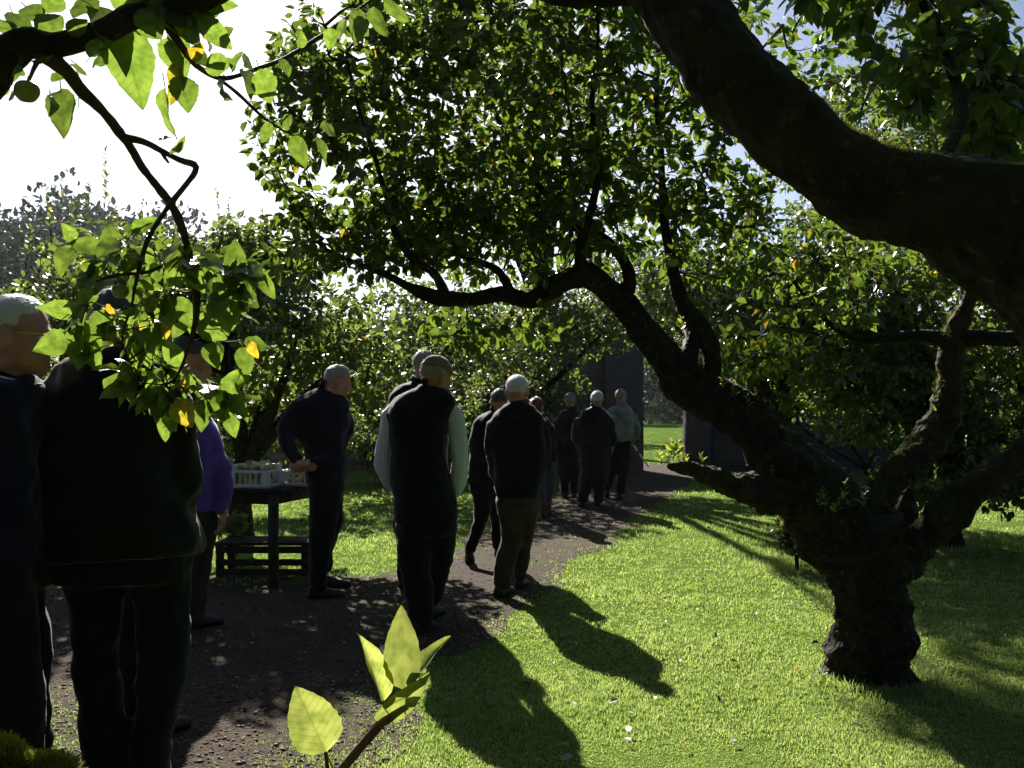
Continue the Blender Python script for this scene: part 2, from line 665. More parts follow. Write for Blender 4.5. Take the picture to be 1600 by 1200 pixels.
PATH_POLY = np.vstack([wobble(_right), wobble(_left, seed=5)])[:, :2]
path_me = bpy.data.meshes.new("path")
path_me.from_pydata([(x, y, 0.004) for x, y in PATH_POLY], [], [list(range(len(PATH_POLY)))])
path = tag(link("path", path_me, path_mat()), "trodden gravel and earth garden path leading to the gateway", "path", kind="structure")


def in_poly(P, poly):
    x, y = P[:, 0], P[:, 1]
    ins = np.zeros(len(P), bool)
    j = len(poly) - 1
    for i in range(len(poly)):
        xi, yi = poly[i]
        xj, yj = poly[j]
        c = ((yi > y) != (yj > y)) & (x < (xj - xi) * (y - yi) / (yj - yi + 1e-12) + xi)
        ins ^= c
        j = i
    return ins


# grass blades, denser where they are seen from close by
def make_grass():
    n = 92000
    py = rng.uniform(668, 1290, n)
    py = np.where(rng.random(n) < .45, rng.uniform(760, 1290, n), py)
    d = 1600 * CH / (py - HY)
    px = rng.uniform(-250, 1850, n)
    P = np.stack([(px - CX) / FPX * d, d * rng.uniform(.97, 1.03, n)], -1)
    wob = np.stack([snoise(np.c_[P, P[:, 0] * 0], 4, 8), snoise(np.c_[P, P[:, 0] * 0], 4, 9)], -1) * .05
    ins = in_poly(P + wob + rng.normal(size=P.shape) * np.array([.15, .28]), PATH_POLY)
    patch = snoise(np.c_[P, P[:, 0] * 0], 1.1, 21, 3)
    # scattered green tufts live on in the path
    keep = ~ins | ((patch > .55) & (rng.random(n) < .30)) | (rng.random(n) < .012)
    P, d, ins = P[keep], d[keep], ins[keep]
    tr = []
    for tx, ty, rr in ((1.98, 5.6, .25), (1.98, 5.6, .30), (-2.9, 11.0, .2), (3.9, 14.6, .2), (4.6, 10.8, .2), (W(1245, 885, 9.3)[0], 9.3, .18), (-1.9, 17.5, .2)):
        a = rng.uniform(0, 6.283, 260)
        q = rr + np.abs(rng.normal(size=260)) * .10
        tr.append(np.c_[tx + np.cos(a) * q, ty + np.sin(a) * q])
    tr = np.vstack(tr)
    long_ = np.concatenate([np.ones(len(P)), rng.uniform(1.5, 3.6, len(tr))])
    P = np.vstack([P, tr])
    d = np.concatenate([d, tr[:, 1]])
    ins = np.concatenate([ins, np.zeros(len(tr), bool)])
    n = len(P)
    k = 5
    sc = np.clip(d / 6.5, .75, 4.0)
    base = np.repeat(P, k, 0) + rng.normal(size=(n * k, 2)) * np.repeat(.018 * sc, k)[:, None]
    tall = 1 + .45 * snoise(np.c_[P, P[:, 0] * 0], 2.2, 31, 2)
    h = np.repeat(np.clip(tall, .45, 1.6) * np.where(ins, .014, .018) * np.clip(sc, .8, 1.7) * long_, k) * rng.uniform(.5, 1.35, n * k)
    w = np.repeat(.0026 * sc, k) * rng.uniform(.7, 1.3, n * k)
    ang = rng.uniform(0, 6.283, n * k)
    lean = rng.uniform(.15, 1.0, n * k) * h
    la = rng.uniform(0, 6.283, n * k)
    dx, dy = np.cos(ang) * w, np.sin(ang) * w
    lx, ly = np.cos(la) * lean, np.sin(la) * lean
    z0 = np.full(n * k, -.002)
    b = base
    v0 = np.c_[b[:, 0] - dx, b[:, 1] - dy, z0]
    v1 = np.c_[b[:, 0] + dx, b[:, 1] + dy, z0]
    v2 = np.c_[b[:, 0] + lx * .35 - dx * .8, b[:, 1] + ly * .35 - dy * .8, h * .6]
    v3 = np.c_[b[:, 0] + lx * .35 + dx * .8, b[:, 1] + ly * .35 + dy * .8, h * .6]
    v4 = np.c_[b[:, 0] + lx, b[:, 1] + ly, h * .95]
    N = n * k
    V = np.stack([v0, v1, v2, v3, v4], 1).reshape(-1, 3)
    o = np.arange(N)[:, None] * 5
    far = np.repeat(d > 9.0, k)
    me = mesh_np("grass", V, [o[~far] + np.array([0, 1, 3, 2]), o[~far] + np.array([2, 3, 4]), o[far] + np.array([0, 1, 4])])
    return tag(link("grass", me, M_GRASS), "fine green grass blades growing over the lawn", "grass", kind="stuff")


make_grass()


def make_gravel():
    n = 22000
    py = rng.uniform(735, 1290, n)
    d = 1600 * CH / (py - HY)
    px = rng.uniform(-250, 1250, n)
    P = np.stack([(px - CX) / FPX * d, d], -1)
    P = P[in_poly(P, PATH_POLY)]
    n = len(P)
    t = np.array([(1, 0, 0), (-1, 0, 0), (0, 1, 0), (0, -1, 0), (0, 0, 1), (0, 0, -1)], float)
    f = np.array([(4, 0, 2), (4, 2, 1), (4, 1, 3), (4, 3, 0), (5, 2, 0), (5, 1, 2), (5, 3, 1), (5, 0, 3)])
    s = rng.gamma(2.0, .0034, n).clip(.003, .022)[:, None, None] * rng.uniform(.6, 1.3, (n, 6, 1)) * np.array([1, .8, .5])
    a = rng.uniform(0, 6.283, n)
    V = t[None] * s
    ca, sa = np.cos(a)[:, None], np.sin(a)[:, None]
    V = np.stack([V[..., 0] * ca - V[..., 1] * sa, V[..., 0] * sa + V[..., 1] * ca, V[..., 2]], -1)
    V += np.c_[P, np.full(n, .006)][:, None, :]
    F = (np.arange(n)[:, None, None] * 6 + f[None]).reshape(-1, 3)
    m, nt, out = new_mat("gravel_stone")
    g = nd(nt, "ShaderNodeNewGeometry")
    r = ramp(nt, [(0, (.03, .023, .018)), (.5, (.085, .07, .06)), (.88, (.17, .14, .125)), (1, (.5, .46, .43))])
    nt.links.new(g.outputs['Random Per Island'], r.inputs[0])
    b = nd(nt, "ShaderNodeBsdfPrincipled")
    b.inputs['Roughness'].default_value = .7
    b.inputs['Specular IOR Level'].default_value = .2
    nt.links.new(r.outputs[0], b.inputs['Base Color'])
    nt.links.new(b.outputs[0], out.inputs[0])
    me = mesh_np("gravel", V.reshape(-1, 3), F, smooth=False)
    return tag(link("gravel", me, m), "loose grey stones strewn over the garden path", "gravel", kind="stuff")


make_gravel()


def brick_mat():
    m, nt, out = new_mat("old_brick")
    L = nt.links.new
    tc = nd(nt, "ShaderNodeTexCoord")
    mp = nd(nt, "ShaderNodeMapping")
    mp.inputs['Rotation'].default_value = (math.radians(90), 0, 0)
    L(tc.outputs['Object'], mp.inputs[0])
    br = nd(nt, "ShaderNodeTexBrick")
    br.inputs['Color1'].default_value = (.075, .06, .062, 1)
    br.inputs['Color2'].default_value = (.10, .082, .085, 1)
    br.inputs['Mortar'].default_value = (.10, .095, .097, 1)
    br.inputs['Scale'].default_value = 1.0
    br.inputs['Brick Width'].default_value = .23
    br.inputs['Row Height'].default_value = .078
    br.inputs['Mortar Size'].default_value = .009
    L(mp.outputs[0], br.inputs['Vector'])
    n = nd(nt, "ShaderNodeTexNoise")
    n.inputs['Scale'].default_value = 1.2
    n.inputs['Detail'].default_value = 8
    L(tc.outputs['Object'], n.inputs['Vector'])
    r = ramp(nt, [(.3, (.55, .55, .6)), (.7, (1.1, 1.05, 1.1))])
    L(n.outputs[0], r.inputs[0])
    mx = nd(nt, "ShaderNodeMix", data_type='RGBA', blend_type='MULTIPLY')
    mx.inputs['Factor'].default_value = 1
    L(br.outputs[0], mx.inputs['A'])
    L(r.outputs[0], mx.inputs['B'])
    b = nd(nt, "ShaderNodeBsdfPrincipled")
    b.inputs['Roughness'].default_value = .9
    L(mx.outputs['Result'], b.inputs['Base Color'])
    bp = nd(nt, "ShaderNodeBump")
    bp.inputs['Strength'].default_value = .6
    bp.inputs['Distance'].default_value = .01
    bp.invert = True
    L(br.outputs['Fac'], bp.inputs['Height'])
    L(bp.outputs[0], b.inputs['Normal'])
    L(b.outputs[0], out.inputs[0])
    return m


M_BRICK = brick_mat()
M_STONE = surf("coping_stone", (.16, .15, .14), (.30, .28, .26), 6, .9, .5, 40)


def make_wall():
    y = 23.0
    root = empty("garden_wall", (3.4, y, 0), "tall old brick garden wall with an open gateway at the end of the path", "wall")
    org = np.array((3.4, y, 0.0))
    H = 3.3

    def part(name, c, half, mat):
        mb = MB()
        box(mb, c, half)
        o = link(name, mb.mesh(name, org, smooth=False), mat, root)
        bv = o.modifiers.new("bevel", 'BEVEL')
        bv.width = .012
        bv.segments = 1
        return o
    part("wall_section", (-5.35, y + .2, H / 2 - .1), (7.45, .17, H / 2 + .1), M_BRICK)
    part("wall_section", (12.2, y + .2, H / 2 - .1), (7.75, .17, H / 2 + .1), M_BRICK)
    for px_, hw in ((2.52, .42), (4.18, .27)):
        pr = part("pier", (px_, y + .17, 1.72), (hw, .30, 1.82), M_BRICK)
        part("pier_cap", (px_, y + .17, 3.62), (hw + .06, .36, .08), M_STONE).parent = pr
    for x0, x1 in ((-12.8, 2.08), (4.47, 19.9)):
        n = int((x1 - x0) / .62)
        w = (x1 - x0) / n
        for i in range(n):
            part("coping_stone", (x0 + (i + .5) * w, y + .2, H + .05 + random.uniform(-.004, .004)), (w / 2 - .005, .23, .05), M_STONE)


make_wall()


def make_shed():
    """white boarded outbuilding glimpsed between the shrubs"""
    x0, x1, y0, y1 = -9.0, -5.2, 16.5, 19.0
    root = empty("garden_shed", (-7.1, y0, 0), "white painted low outbuilding glimpsed between the shrubs", "shed")
    org = np.array((-7.1, y0, 0.0))
    mw = surf("white_paint", (.72, .72, .74), (.82, .82, .83), 3, .6, .15, 30)
    mg = surf("grey_paint", (.16, .17, .18), (.24, .25, .26), 4, .6, .2, 40)
    mr = surf("felt_roof", (.05, .05, .055), (.09, .09, .095), 12, .9, .4, 80)
    mb = MB()
    box(mb, ((x0 + x1) / 2, (y0 + y1) / 2 + .03, .95), ((x1 - x0) / 2 - .03, (y1 - y0) / 2 - .03, 1.05))
    link("wall", mb.mesh("wall", org, False), mw, root)
    nb = 14
    for i in range(nb):
        mb = MB()
        box(mb, ((x0 + x1) / 2, y0 - .008, .08 + i * .14), ((x1 - x0) / 2, .012, .066), Matrix.Rotation(math.radians(4), 3, 'X'))
        link("board", mb.mesh("board", org, False), mw, root)
    for x in (x0, (x0 + x1) / 2 - .45, (x0 + x1) / 2 + .7, x1):
        mb = MB()
        box(mb, (x, y0 - .045, 1.0), (.05, .03, 1.0))
        link("post", mb.mesh("post", org, False), mg, root)
    mb = MB()
    V = [(x0 - .2, y0 - .3, 1.98), (x1 + .2, y0 - .3, 1.98), (x1 + .2, y1 + .2, 2.35), (x0 - .2, y1 + .2, 2.35)]
    V = V + [(a, b, c + .06) for a, b, c in V]
    mb.add(V, [(3, 2, 1, 0), (4, 5, 6, 7), (0, 1, 5, 4), (1, 2, 6, 5), (2, 3, 7, 6), (3, 0, 4, 7)])
    link("roof", mb.mesh("roof", org, False), mr, root)


make_shed()

def make_haze():
    mb = MB()
    box(mb, (0, 150, 13.5), (260, 200, 15.5))
    m, nt, out = new_mat("thin_haze")
    v = nd(nt, "ShaderNodeVolumePrincipled")
    v.inputs['Color'].default_value = (.90, .94, 1.0, 1)
    v.inputs['Density'].default_value = HAZE
    v.inputs['Anisotropy'].default_value = .55
    nt.links.new(v.outputs[0], out.inputs['Volume'])
    o = link("haze", mb.mesh("haze", smooth=False), m)
    tag(o, "thin bright morning haze over the garden and the far wood", "haze", kind="stuff")


HAZE = .00014
make_haze()

# ------------------------------------------------------------------ leaves and branches
LEAF8_V = np.array([(0, 0, 0), (.30, -.27, .05), (.30, 0, -.015), (.30, .27, .05), (.66, -.25, .03), (.66, 0, -.03), (.66, .25, .03), (1, 0, -.09)], float)
LEAF8_F = np.array([(0, 1, 2), (0, 2, 3), (1, 4, 5), (1, 5, 2), (2, 5, 6), (2, 6, 3), (4, 7, 5), (5, 7, 6)])
LEAF4_V = np.array([(0, 0, 0), (.33, -.27, .05), (.33, .27, .05), (.68, -.24, .02), (.68, .24, .02), (1, 0, -.08)], float)
LEAF4_F = np.array([(0, 1, 2), (1, 3, 4), (1, 4, 2), (3, 5, 4)])


def leaf_mesh_detailed(name, curl=.25, fold=.30, width=.31, wave=.03, seed=0):
    """one broad apple leaf: toothed edge, fold along the midrib, drooping tip; UV carries length and side"""
    r = np.random.default_rng(seed)
    nl, na = 17, 5
    V, UV = [], []
    for i in range(nl):
        t = i / (nl - 1)
        w = width * (math.sin(math.pi * min(1, t ** .72)) ** .80) * (1 - .12 * t) + .002
        if 0 < i < nl - 1:
            w *= 1 + (.03 if i % 2 else -.03) + .05 * r.normal() * .5
        for j in range(na):
            s = (j / (na - 1) - .5) * 2
            y = s * w
            z = abs(s) * w * fold - curl * t * t * .55 + wave * math.sin(t * 11 + s * 2 + seed) * abs(s)
            V.append((t, y, z))
            UV.append((t, y))
    F = []
    for i in range(nl - 1):
        for j in range(na - 1):
            a = i * na + j
            F.append((a, a + na, a + na + 1, a + 1))
    # stalk
    base = len(V)
    for x, zz in ((-.28, .05), (0.02, 0)):
        for k in range(4):
            an = k * math.pi / 2
            V.append((x, .012 * math.cos(an), zz + .012 * math.sin(an) - .006))
            UV.append((0, 0))
    for k in range(4):
        F.append((base + k, base + 4 + k, base + 4 + (k + 1) % 4, base + (k + 1) % 4))
    me = mesh_np(name, V, np.array(F))
    uvl = me.uv_layers.new(name="UVMap")
    li = np.empty(len(me.loops), np.int32)
    me.loops.foreach_get("vertex_index", li)
    uvl.data.foreach_set("uv", np.array(UV, np.float32)[li].ravel())
    return me


def frames(axis, normal):
    a = unit(axis)
    n = normal - a * (a * normal).sum(-1, keepdims=True)
    n = unit(n)
    b = np.cross(n, a)
    return np.stack([a, b, n], -1)           # columns


def leaf_cloud(name, pos, axis, normal, size, mat, parent, org, tmpl=8, kind="stuff"):
    TV, TF = (LEAF8_V, LEAF8_F) if tmpl == 8 else (LEAF4_V, LEAF4_F)
    M = frames(axis, normal)
    nv = len(TV)
    var = rng.uniform(.8, 1.2, (len(pos), 1))
    T = np.repeat(TV[None], len(pos), 0)
    T[:, :, 1] *= var
    T[:, :, 2] *= rng.uniform(.3, 2.4, (len(pos), 1))
    V = np.einsum('nij,nvj->nvi', M, T) * size[:, None, None] + pos[:, None, :]
    F = (np.arange(len(pos))[:, None, None] * nv + TF[None]).reshape(-1, 3)
    me = mesh_np(name, V.reshape(-1, 3) - org, F)
    return tag(link(name, me, mat, parent), kind=kind)


def leaf_parts(pos, axis, normal, size, meshes, parent, org, name="leaf"):
    M = frames(axis, normal)
    for i in range(len(pos)):
        o = bpy.data.objects.new(name, meshes[i % len(meshes)])
        COL.objects.link(o)
        o.parent = parent
        mat = Matrix([list(M[i][r] * size[i]) + [pos[i][r] - org[r]] for r in range(3)] + [[0, 0, 0, 1]])
        o.matrix_basis = mat


def grow(skel, attractors, seg=.11, up=.35, jit=.10, seed=1, maxlen=None):
    """join every attractor to the nearest wood by a curved twig; returns paths and radii"""
    r = np.random.default_rng(seed)
    A = np.asarray(attractors, float)
    S = np.asarray(skel, float)
    d0 = np.array([np.min(np.linalg.norm(S - a, axis=1)) for a in A])
    A = A[np.argsort(d0)]
    cap = len(S) + len(A) * 24
    nodes = np.zeros((cap, 3))
    par = np.full(cap, -1)
    nodes[:len(S)] = S
    n = len(S)
    ends = []
    raw = []
    for a in A:
        dv = nodes[:n] - a
        dist = np.linalg.norm(dv, axis=1) + .35 * np.maximum(0, dv[:, 2])
        k = int(np.argmin(dist))
        p0 = nodes[k]
        v = a - p0
        Ln = np.linalg.norm(v)
        if Ln < .02:
            continue
        c = p0 + v * .45 + np.array([0, 0, up]) * Ln * .35 + r.normal(size=3) * Ln * jit
        m = int(np.clip(Ln / seg, 2, 20))
        t = np.linspace(0, 1, m + 1)[1:, None]
        Q = (1 - t) ** 2 * p0 + 2 * t * (1 - t) * c + t * t * a
        Q[:-1] += r.normal(size=(m, 3))[:-1] * .012
        idx = np.arange(n, n + m)
        nodes[n:n + m] = Q
        par[n] = k
        par[n + 1:n + m] = idx[:-1]
        n += m
        ends.append(n - 1)
        raw.append((k, idx))
    load = np.zeros(n)
    for e in ends:
        i = e
        while i >= 0:
            load[i] += 1
            i = par[i]
    return nodes[:n], load, raw, len(S)


def twig_mesh(nodes, load, raw, r0=.0022, pw=.42, sides=4, rmax=.03):
    mb = MB()
    for k, idx in raw:
        P = np.vstack([nodes[k], nodes[idx]])
        R = np.minimum(r0 * load[idx] ** pw, rmax)
        R = np.concatenate([[R[0] * 1.1], R])
        R[-1] *= .6
        tube(mb, P, R, sides, cap=False)
    return mb


def leaves_along(nodes, raw, spacing=.024, span=.34, size=(.05, .08), droop=.35, seed=2, frac_mid=.25):
    r = np.random.default_rng(seed)
    pos, ax, nm, sz = [], [], [], []
    for k, idx in raw:
        P = np.vstack([nodes[k], nodes[idx]])
        dl = np.linalg.norm(np.diff(P, axis=0), axis=1)
        L = dl.sum()
        s = np.concatenate([[0], np.cumsum(dl)])
        start = max(0, L - span)
        tt = np.arange(start, L, spacing)
        if start > .15:
            tt = np.concatenate([r.uniform(.05, start, int(start / spacing * frac_mid)), tt])
        tt = np.concatenate([tt, np.full(3, L - .002)])
        C = np.stack([np.interp(tt, s, P[:, c]) for c in range(3)], -1)
        T = unit(P[-1] - P[-2])
        n = len(tt)
        side = unit(np.cross(r.normal(size=(n, 3)), T))
        a = unit(.75 * side + .55 * T + np.array([0, 0, -droop]) + r.normal(size=(n, 3)) * .25)
        nr = unit(np.array([0, 0, .8]) + r.normal(size=(n, 3)) * .55 + T * .2)
        z = r.uniform(size[0], size[1], n)
        pos.append(C + a * z[:, None] * .22)
        ax.append(a)
        nm.append(nr)
        sz.append(z)
    return np.vstack(pos), np.vstack(ax), np.vstack(nm), np.concatenate(sz)


def blob_points(blobs, n, seed, minz=None):
    """blobs: (px,py,d,rx_px,ry_px,rd_m,weight) ellipsoids"""
    r = np.random.default_rng(seed)
    w = np.array([b[6] for b in blobs], float)
    pick = r.choice(len(blobs), n, p=w / w.sum())
    u = unit(r.normal(size=(n, 3))) * r.random((n, 1)) ** (1 / 2.6)
    out = np.empty((n, 3))
    for i, b in enumerate(blobs):
        m = pick == i
        c = W(b[0], b[1], b[2])
        rad = np.array([b[3] / FPX * b[2], b[5], b[4] / FPX * b[2]])
        out[m] = c + u[m] * rad
    if minz is not None:
        out[:, 2] = np.maximum(out[:, 2], minz + r.random(n) * .3)
    return out


def limb_pts(rows):
    """rows (px,py,d,r_px) -> world x,y,z,r"""
    return np.array([np.append(W(a, b, c), rr / FPX * c) for a, b, c, rr in rows])


def wood_part(name, rows, org, mat, parent, sides=18, lump=.10, lfreq=7, seed=0, step=None, world=False):
    P = np.asarray(rows, float) if world else limb_pts(rows)
    Q = catmull(P, step or max(.015, .35 * P[:, 3].mean()))
    Q[:, 3] = np.maximum(Q[:, 3], .001)
    Q[:, :3] += np.stack([snoise(Q[:, :3], 3.5, seed + 40 + i, 2) for i in range(3)], -1) * Q[:, 3:4] * .16
    mb = MB()
    tube(mb, Q[:, :3], Q[:, 3], sides, lump, lfreq, seed)
    WOOD.append((Q, link(name, mb.mesh(name, org), mat, parent)))
    return Q


WOOD = []


def moss_fuzz(name, Q, mat, parent, org, n, hgt=(.006, .016), spread=1.1, seed=4, u0=0.0, u1=1.0):
    """short moss spikes on the upper side of a limb"""
    r = np.random.default_rng(seed)
    i = r.integers(int(u0 * (len(Q) - 1)), max(1, int(u1 * (len(Q) - 1))), n)
    f = r.random(n)[:, None]
    C = Q[i] * (1 - f) + Q[np.minimum(i + 1, len(Q) - 1)] * f
    T = unit(np.gradient(Q[:, :3], axis=0))[i]
    up = unit(np.array([0, 0, 1.0]) - T * T[:, 2:3])
    sd = np.cross(T, up)
    th = r.normal(size=n) * spread * .6
    nrm = up * np.cos(th)[:, None] + sd * np.sin(th)[:, None]
    clump = snoise(C[:, :3] + nrm * .02, 26, 3, 2)
    h = r.uniform(hgt[0], hgt[1], n) * (1 + .6 * clump.clip(-1, 1))
    b = C[:, :3] + nrm * C[:, 3:4] * .93
    e = unit(np.cross(nrm, r.normal(size=(n, 3)))) * (h * .12)[:, None]
    tip = b + unit(nrm + r.normal(size=(n, 3)) * .45) * (h + C[:, 3] * .07)[:, None]
    V = np.stack([b - e, b + e, tip], 1).reshape(-1, 3)
    me = mesh_np(name, V - org, np.arange(n * 3).reshape(-1, 3))
    parent = next((o for q, o in WOOD if q is Q), parent)
    return tag(link(name, me, mat, parent), kind="stuff")

# ------------------------------------------------------------------ trees
def simple_leaf(name, mat, k):
    V = LEAF8_V.copy()
    V[:, 2] *= (.6, 1.2, 2.0, -1.0)[k]
    V[:, 1] *= (1.0, .85, 1.1, .95)[k]
    me = mesh_np(name, V, LEAF8_F)
    me.materials.append(mat)
    return me


LEAF_SET = [simple_leaf("leaf_blade", M_LEAF, k) for k in range(4)]
LEAF_NEAR_SET = []
for k_, (cu, fo, wi) in enumerate(((.15, .22, .33), (.45, .35, .31), (.30, .10, .36), (-.1, .5, .29), (.6, .25, .34))):
    me_ = leaf_mesh_detailed("leaf_blade", cu, fo, wi, .03, k_)
    me_.materials.append(M_LEAF_NEAR)
    LEAF_NEAR_SET.append(me_)


def split_leaves(pos, ax, nm, sz, n):
    """indices of the n leaves that show largest in the picture"""
    q = PX(pos)
    vis = (pos[:, 1] > .3) & (q[:, 0] > 0) & (q[:, 0] < 1600) & (q[:, 1] > 0) & (q[:, 1] < 1200)
    score = np.where(vis, sz / np.maximum(pos[:, 1], .1), 0)
    # spread them: best leaf of each small picture cell first
    cell = (q[:, 0] // 24).astype(int) * 1000 + (q[:, 1] // 24).astype(int)
    order = np.argsort(-score)
    seen, first = {}, []
    for i in order:
        if score[i] <= 0:
            break
        c = cell[i]
        if seen.get(c, 0) < 1:
            seen[c] = 1
            first.append(i)
        if len(first) >= n:
            break
    m = np.zeros(len(pos), bool)
    m[first] = True
    return m


def fruit_mesh(name, r, seed=0):
    mb = MB()
    u = np.linspace(0, 2 * math.pi, 16, endpoint=False)
    rows = []
    for t in np.linspace(0.02, math.pi - .02, 11):
        rr = r * math.sin(t) * (1 + .10 * math.cos(t))
        z = r * (.92 * math.cos(t) - .30 * math.exp(-(t / .38) ** 2) + .22 * math.exp(-((math.pi - t) / .32) ** 2))
        rows.append((0, 0, z, rr, rr))
    loft(mb, rows[::-1], 16, 2.0)
    tube(mb, [(0, 0, r * .55), (.001, 0, r * .9), (.004, 0, r * 1.25)], [.0018, .0016, .0016], 5)
    return mb.mesh(name)


M_APPLE = surf("apple_skin", (.16, .22, .035), (.26, .30, .06), 14, .35, .05, 60, spec=.5)
M_APPLE_PALE = surf("pale_apple_skin", (.42, .45, .14), (.55, .55, .22), 14, .3, .05, 60, spec=.5)
FRUIT = fruit_mesh("apple_fruit", .032)


def sprig(org, parent, px, py, d, hgt, n, size, mat_set, seed, lean=(0, 0)):
    """upright young shoot with opposite leaves, returned as twig rows and leaf arrays"""
    r = np.random.default_rng(seed)
    p0 = W(px, py, d)
    top = p0 + np.array([lean[0], lean[1], hgt])
    P = np.linspace(p0, top, 5) + r.normal(size=(5, 3)) * .004
    t = np.linspace(.25, 1, n)
    C = p0 + (top - p0) * t[:, None]
    ang = np.arange(n) * 2.4 + r.uniform(0, 6)
    sd = np.stack([np.cos(ang), np.sin(ang), np.zeros(n)], -1)
    a = unit(sd * (1.1 - .6 * t[:, None]) + np.array([0, 0, .75]) + r.normal(size=(n, 3)) * .15)
    nm = unit(np.array([0, 0, 1.0]) - sd * .5 + r.normal(size=(n, 3)) * .2)
    z = size * (1.1 - .5 * t) * r.uniform(.8, 1.2, n)
    return P, C, a, nm, z


def make_main_tree():
    root_p = W(1366, 1060, 5.6)
    root_p[2] = 0
    root = empty("apple_tree", root_p, "old gnarled apple tree with stout hollowed trunk and long limb reaching over the path", "tree")
    org = root_p
    D = 5.6
    trunk = wood_part("trunk", [(1372, 1110, D, 92), (1370, 1066, D, 70), (1366, 1020, D, 63), (1366, 980, D, 61), (1362, 942, D, 55), (1359, 915, D, 52),
                                (1354, 885, D, 58), (1347, 855, D, 72), (1338, 825, D, 66), (1332, 800, D, 40)], org, M_BARK, root, 44, .15, 11, 1, step=.018)
    big = wood_part("limb", [(1345, 868, D, 58), (1312, 830, D, 62), (1272, 785, D, 56), (1233, 735, D + .05, 50), (1185, 680, D + .1, 40), (1132, 636, D + .15, 36),
                             (1090, 603, D + .2, 33), (1051, 569, D + .25, 29), (1018, 530, D + .3, 25), (990, 495, D + .3, 22), (957, 457, D + .3, 21),
                             (920, 434, D + .3, 18), (883, 440, D + .3, 15), (848, 461, D + .3, 15), (822, 471, D + .3, 15), (785, 461, D + .25, 12), (742, 468, D + .2, 12),
                             (690, 468, D + .1, 12), (655, 457, D + .1, 9), (610, 432, D, 6), (560, 412, D - .1, 4), (500, 385, D - .2, 3)], org, M_BARK, root, 26, .19, 12, 2, step=.018)
    up1 = wood_part("limb", [(1108, 610, D + .2, 16), (1107, 560, D + .2, 14), (1098, 518, D + .25, 16), (1080, 493, D + .3, 15), (1065, 465, D + .35, 12), (1053, 425, D + .4, 10),
                             (1045, 380, D + .4, 8), (1036, 320, D + .4, 6.5), (1032, 250, D + .4, 5), (1026, 160, D + .4, 4), (1030, 60, D + .4, 3), (1040, -60, D + .4, 2)], org, M_BARK, root, 12, .10, 12, 3)
    up2 = wood_part("limb", [(1075, 590, D + .15, 15), (1080, 548, D + .2, 12), (1090, 515, D + .25, 12)], org, M_BARK, root, 12, .1, 12, 4)
    up3 = wood_part("limb", [(968, 470, D + .3, 13), (982, 440, D + .3, 11), (972, 405, D + .35, 9), (940, 370, D + .4, 8), (890, 350, D + .4, 7), (850, 300, D + .4, 5), (800, 230, D + .4, 4),
                             (760, 140, D + .4, 3), (730, 20, D + .4, 2.2), (715, -90, D + .4, 1.5)], org, M_BARK, root, 12, .10, 12, 5)
    up4 = wood_part("limb", [(915, 436, D + .3, 12), (905, 395, D + .2, 9), (920, 340, D + .1, 7), (935, 260, D, 6), (925, 160, D - .1, 4), (935, 60, D - .2, 3), (930, -80, D - .3, 2)], org, M_BARK, root, 10, .1, 12, 6)
    up5 = wood_part("limb", [(700, 468, D + .1, 9), (680, 430, D, 7), (640, 400, D - .1, 6), (610, 340, D - .2, 5), (590, 260, D - .2, 4), (560, 170, D - .3, 3), (540, 80, D - .3, 2)], org, M_BARK, root, 10, .1, 12, 7)
    up6 = wood_part("limb", [(800, 462, D + .3, 8), (775, 420, D + .4, 6), (720, 395, D + .5, 5.5), (690, 330, D + .6, 4), (680, 230, D + .6, 3), (660, 130, D + .6, 2.2)], org, M_BARK, root, 10, .1, 12, 8)
    stub = wood_part("broken_stub", [(1240, 772, D - .05, 34), (1190, 766, D - .15, 26), (1150, 757, D - .22, 21), (1112, 744, D - .28, 16), (1082, 735, D - .32, 11), (1060, 731, D - .34, 7), (1044, 727, D - .36, 3)],
                     org, M_BARK_MOSSY, root, 22, .34, 17, 9, step=.010)
    right = wood_part("limb", [(1378, 880, D, 40), (1415, 856, D, 31), (1450, 829, D - .05, 28), (1482, 797, D - .1, 29), (1537, 752, D - .2, 25), (1600, 712, D - .3, 23), (1680, 660, D - .4, 20),
                               (1780, 600, D - .5, 17), (1880, 520, D - .5, 13), (1960, 400, D - .5, 9)], org, M_BARK_MOSSY, root, 24, .22, 13, 10, step=.016)
    mid = wood_part("limb", [(1345, 850, D, 46), (1358, 800, D + .05, 32), (1390, 750, D + .1, 25), (1430, 707, D + .15, 25), (1466, 668, D + .2, 27), (1482, 620, D + .2, 20), (1485, 570, D + .2, 18),
                             (1488, 528, D + .2, 18), (1502, 490, D + .2, 14), (1530, 430, D + .2, 11), (1545, 350, D + .2, 8), (1560, 250, D + .2, 5), (1570, 120, D + .2, 3)], org, M_BARK_MOSSY, root, 22, .22, 13, 11, step=.016)
    mid2 = wood_part("limb", [(1490, 532, D + .2, 14), (1440, 524, D + .25, 10), (1390, 526, D + .3, 8), (1335, 528, D + .35, 6), (1290, 500, D + .4, 4), (1240, 440, D + .5, 3)], org, M_BARK, root, 10, .1, 12, 12)
    mid3 = wood_part("limb", [(1486, 536, D + .2, 14), (1540, 528, D + .15, 13), (1600, 530, D + .1, 12), (1690, 520, D, 10), (1790, 470, D, 7)], org, M_BARK, root, 10, .1, 12, 13)
    back = wood_part("limb", [(1392, 868, D + .1, 24), (1408, 830, D + .2, 22), (1416, 795, D + .25, 18), (1420, 765, D + .3, 10)], org, M_BARK_MOSSY, root, 14, .2, 14, 14)
    skel = np.vstack([q[::2, :3] for q in (up1, up3, up4, up5, up6, big[int(len(big) * .5):], mid[int(len(mid) * .55):], mid2, mid3, right[int(len(right) * .6):])])
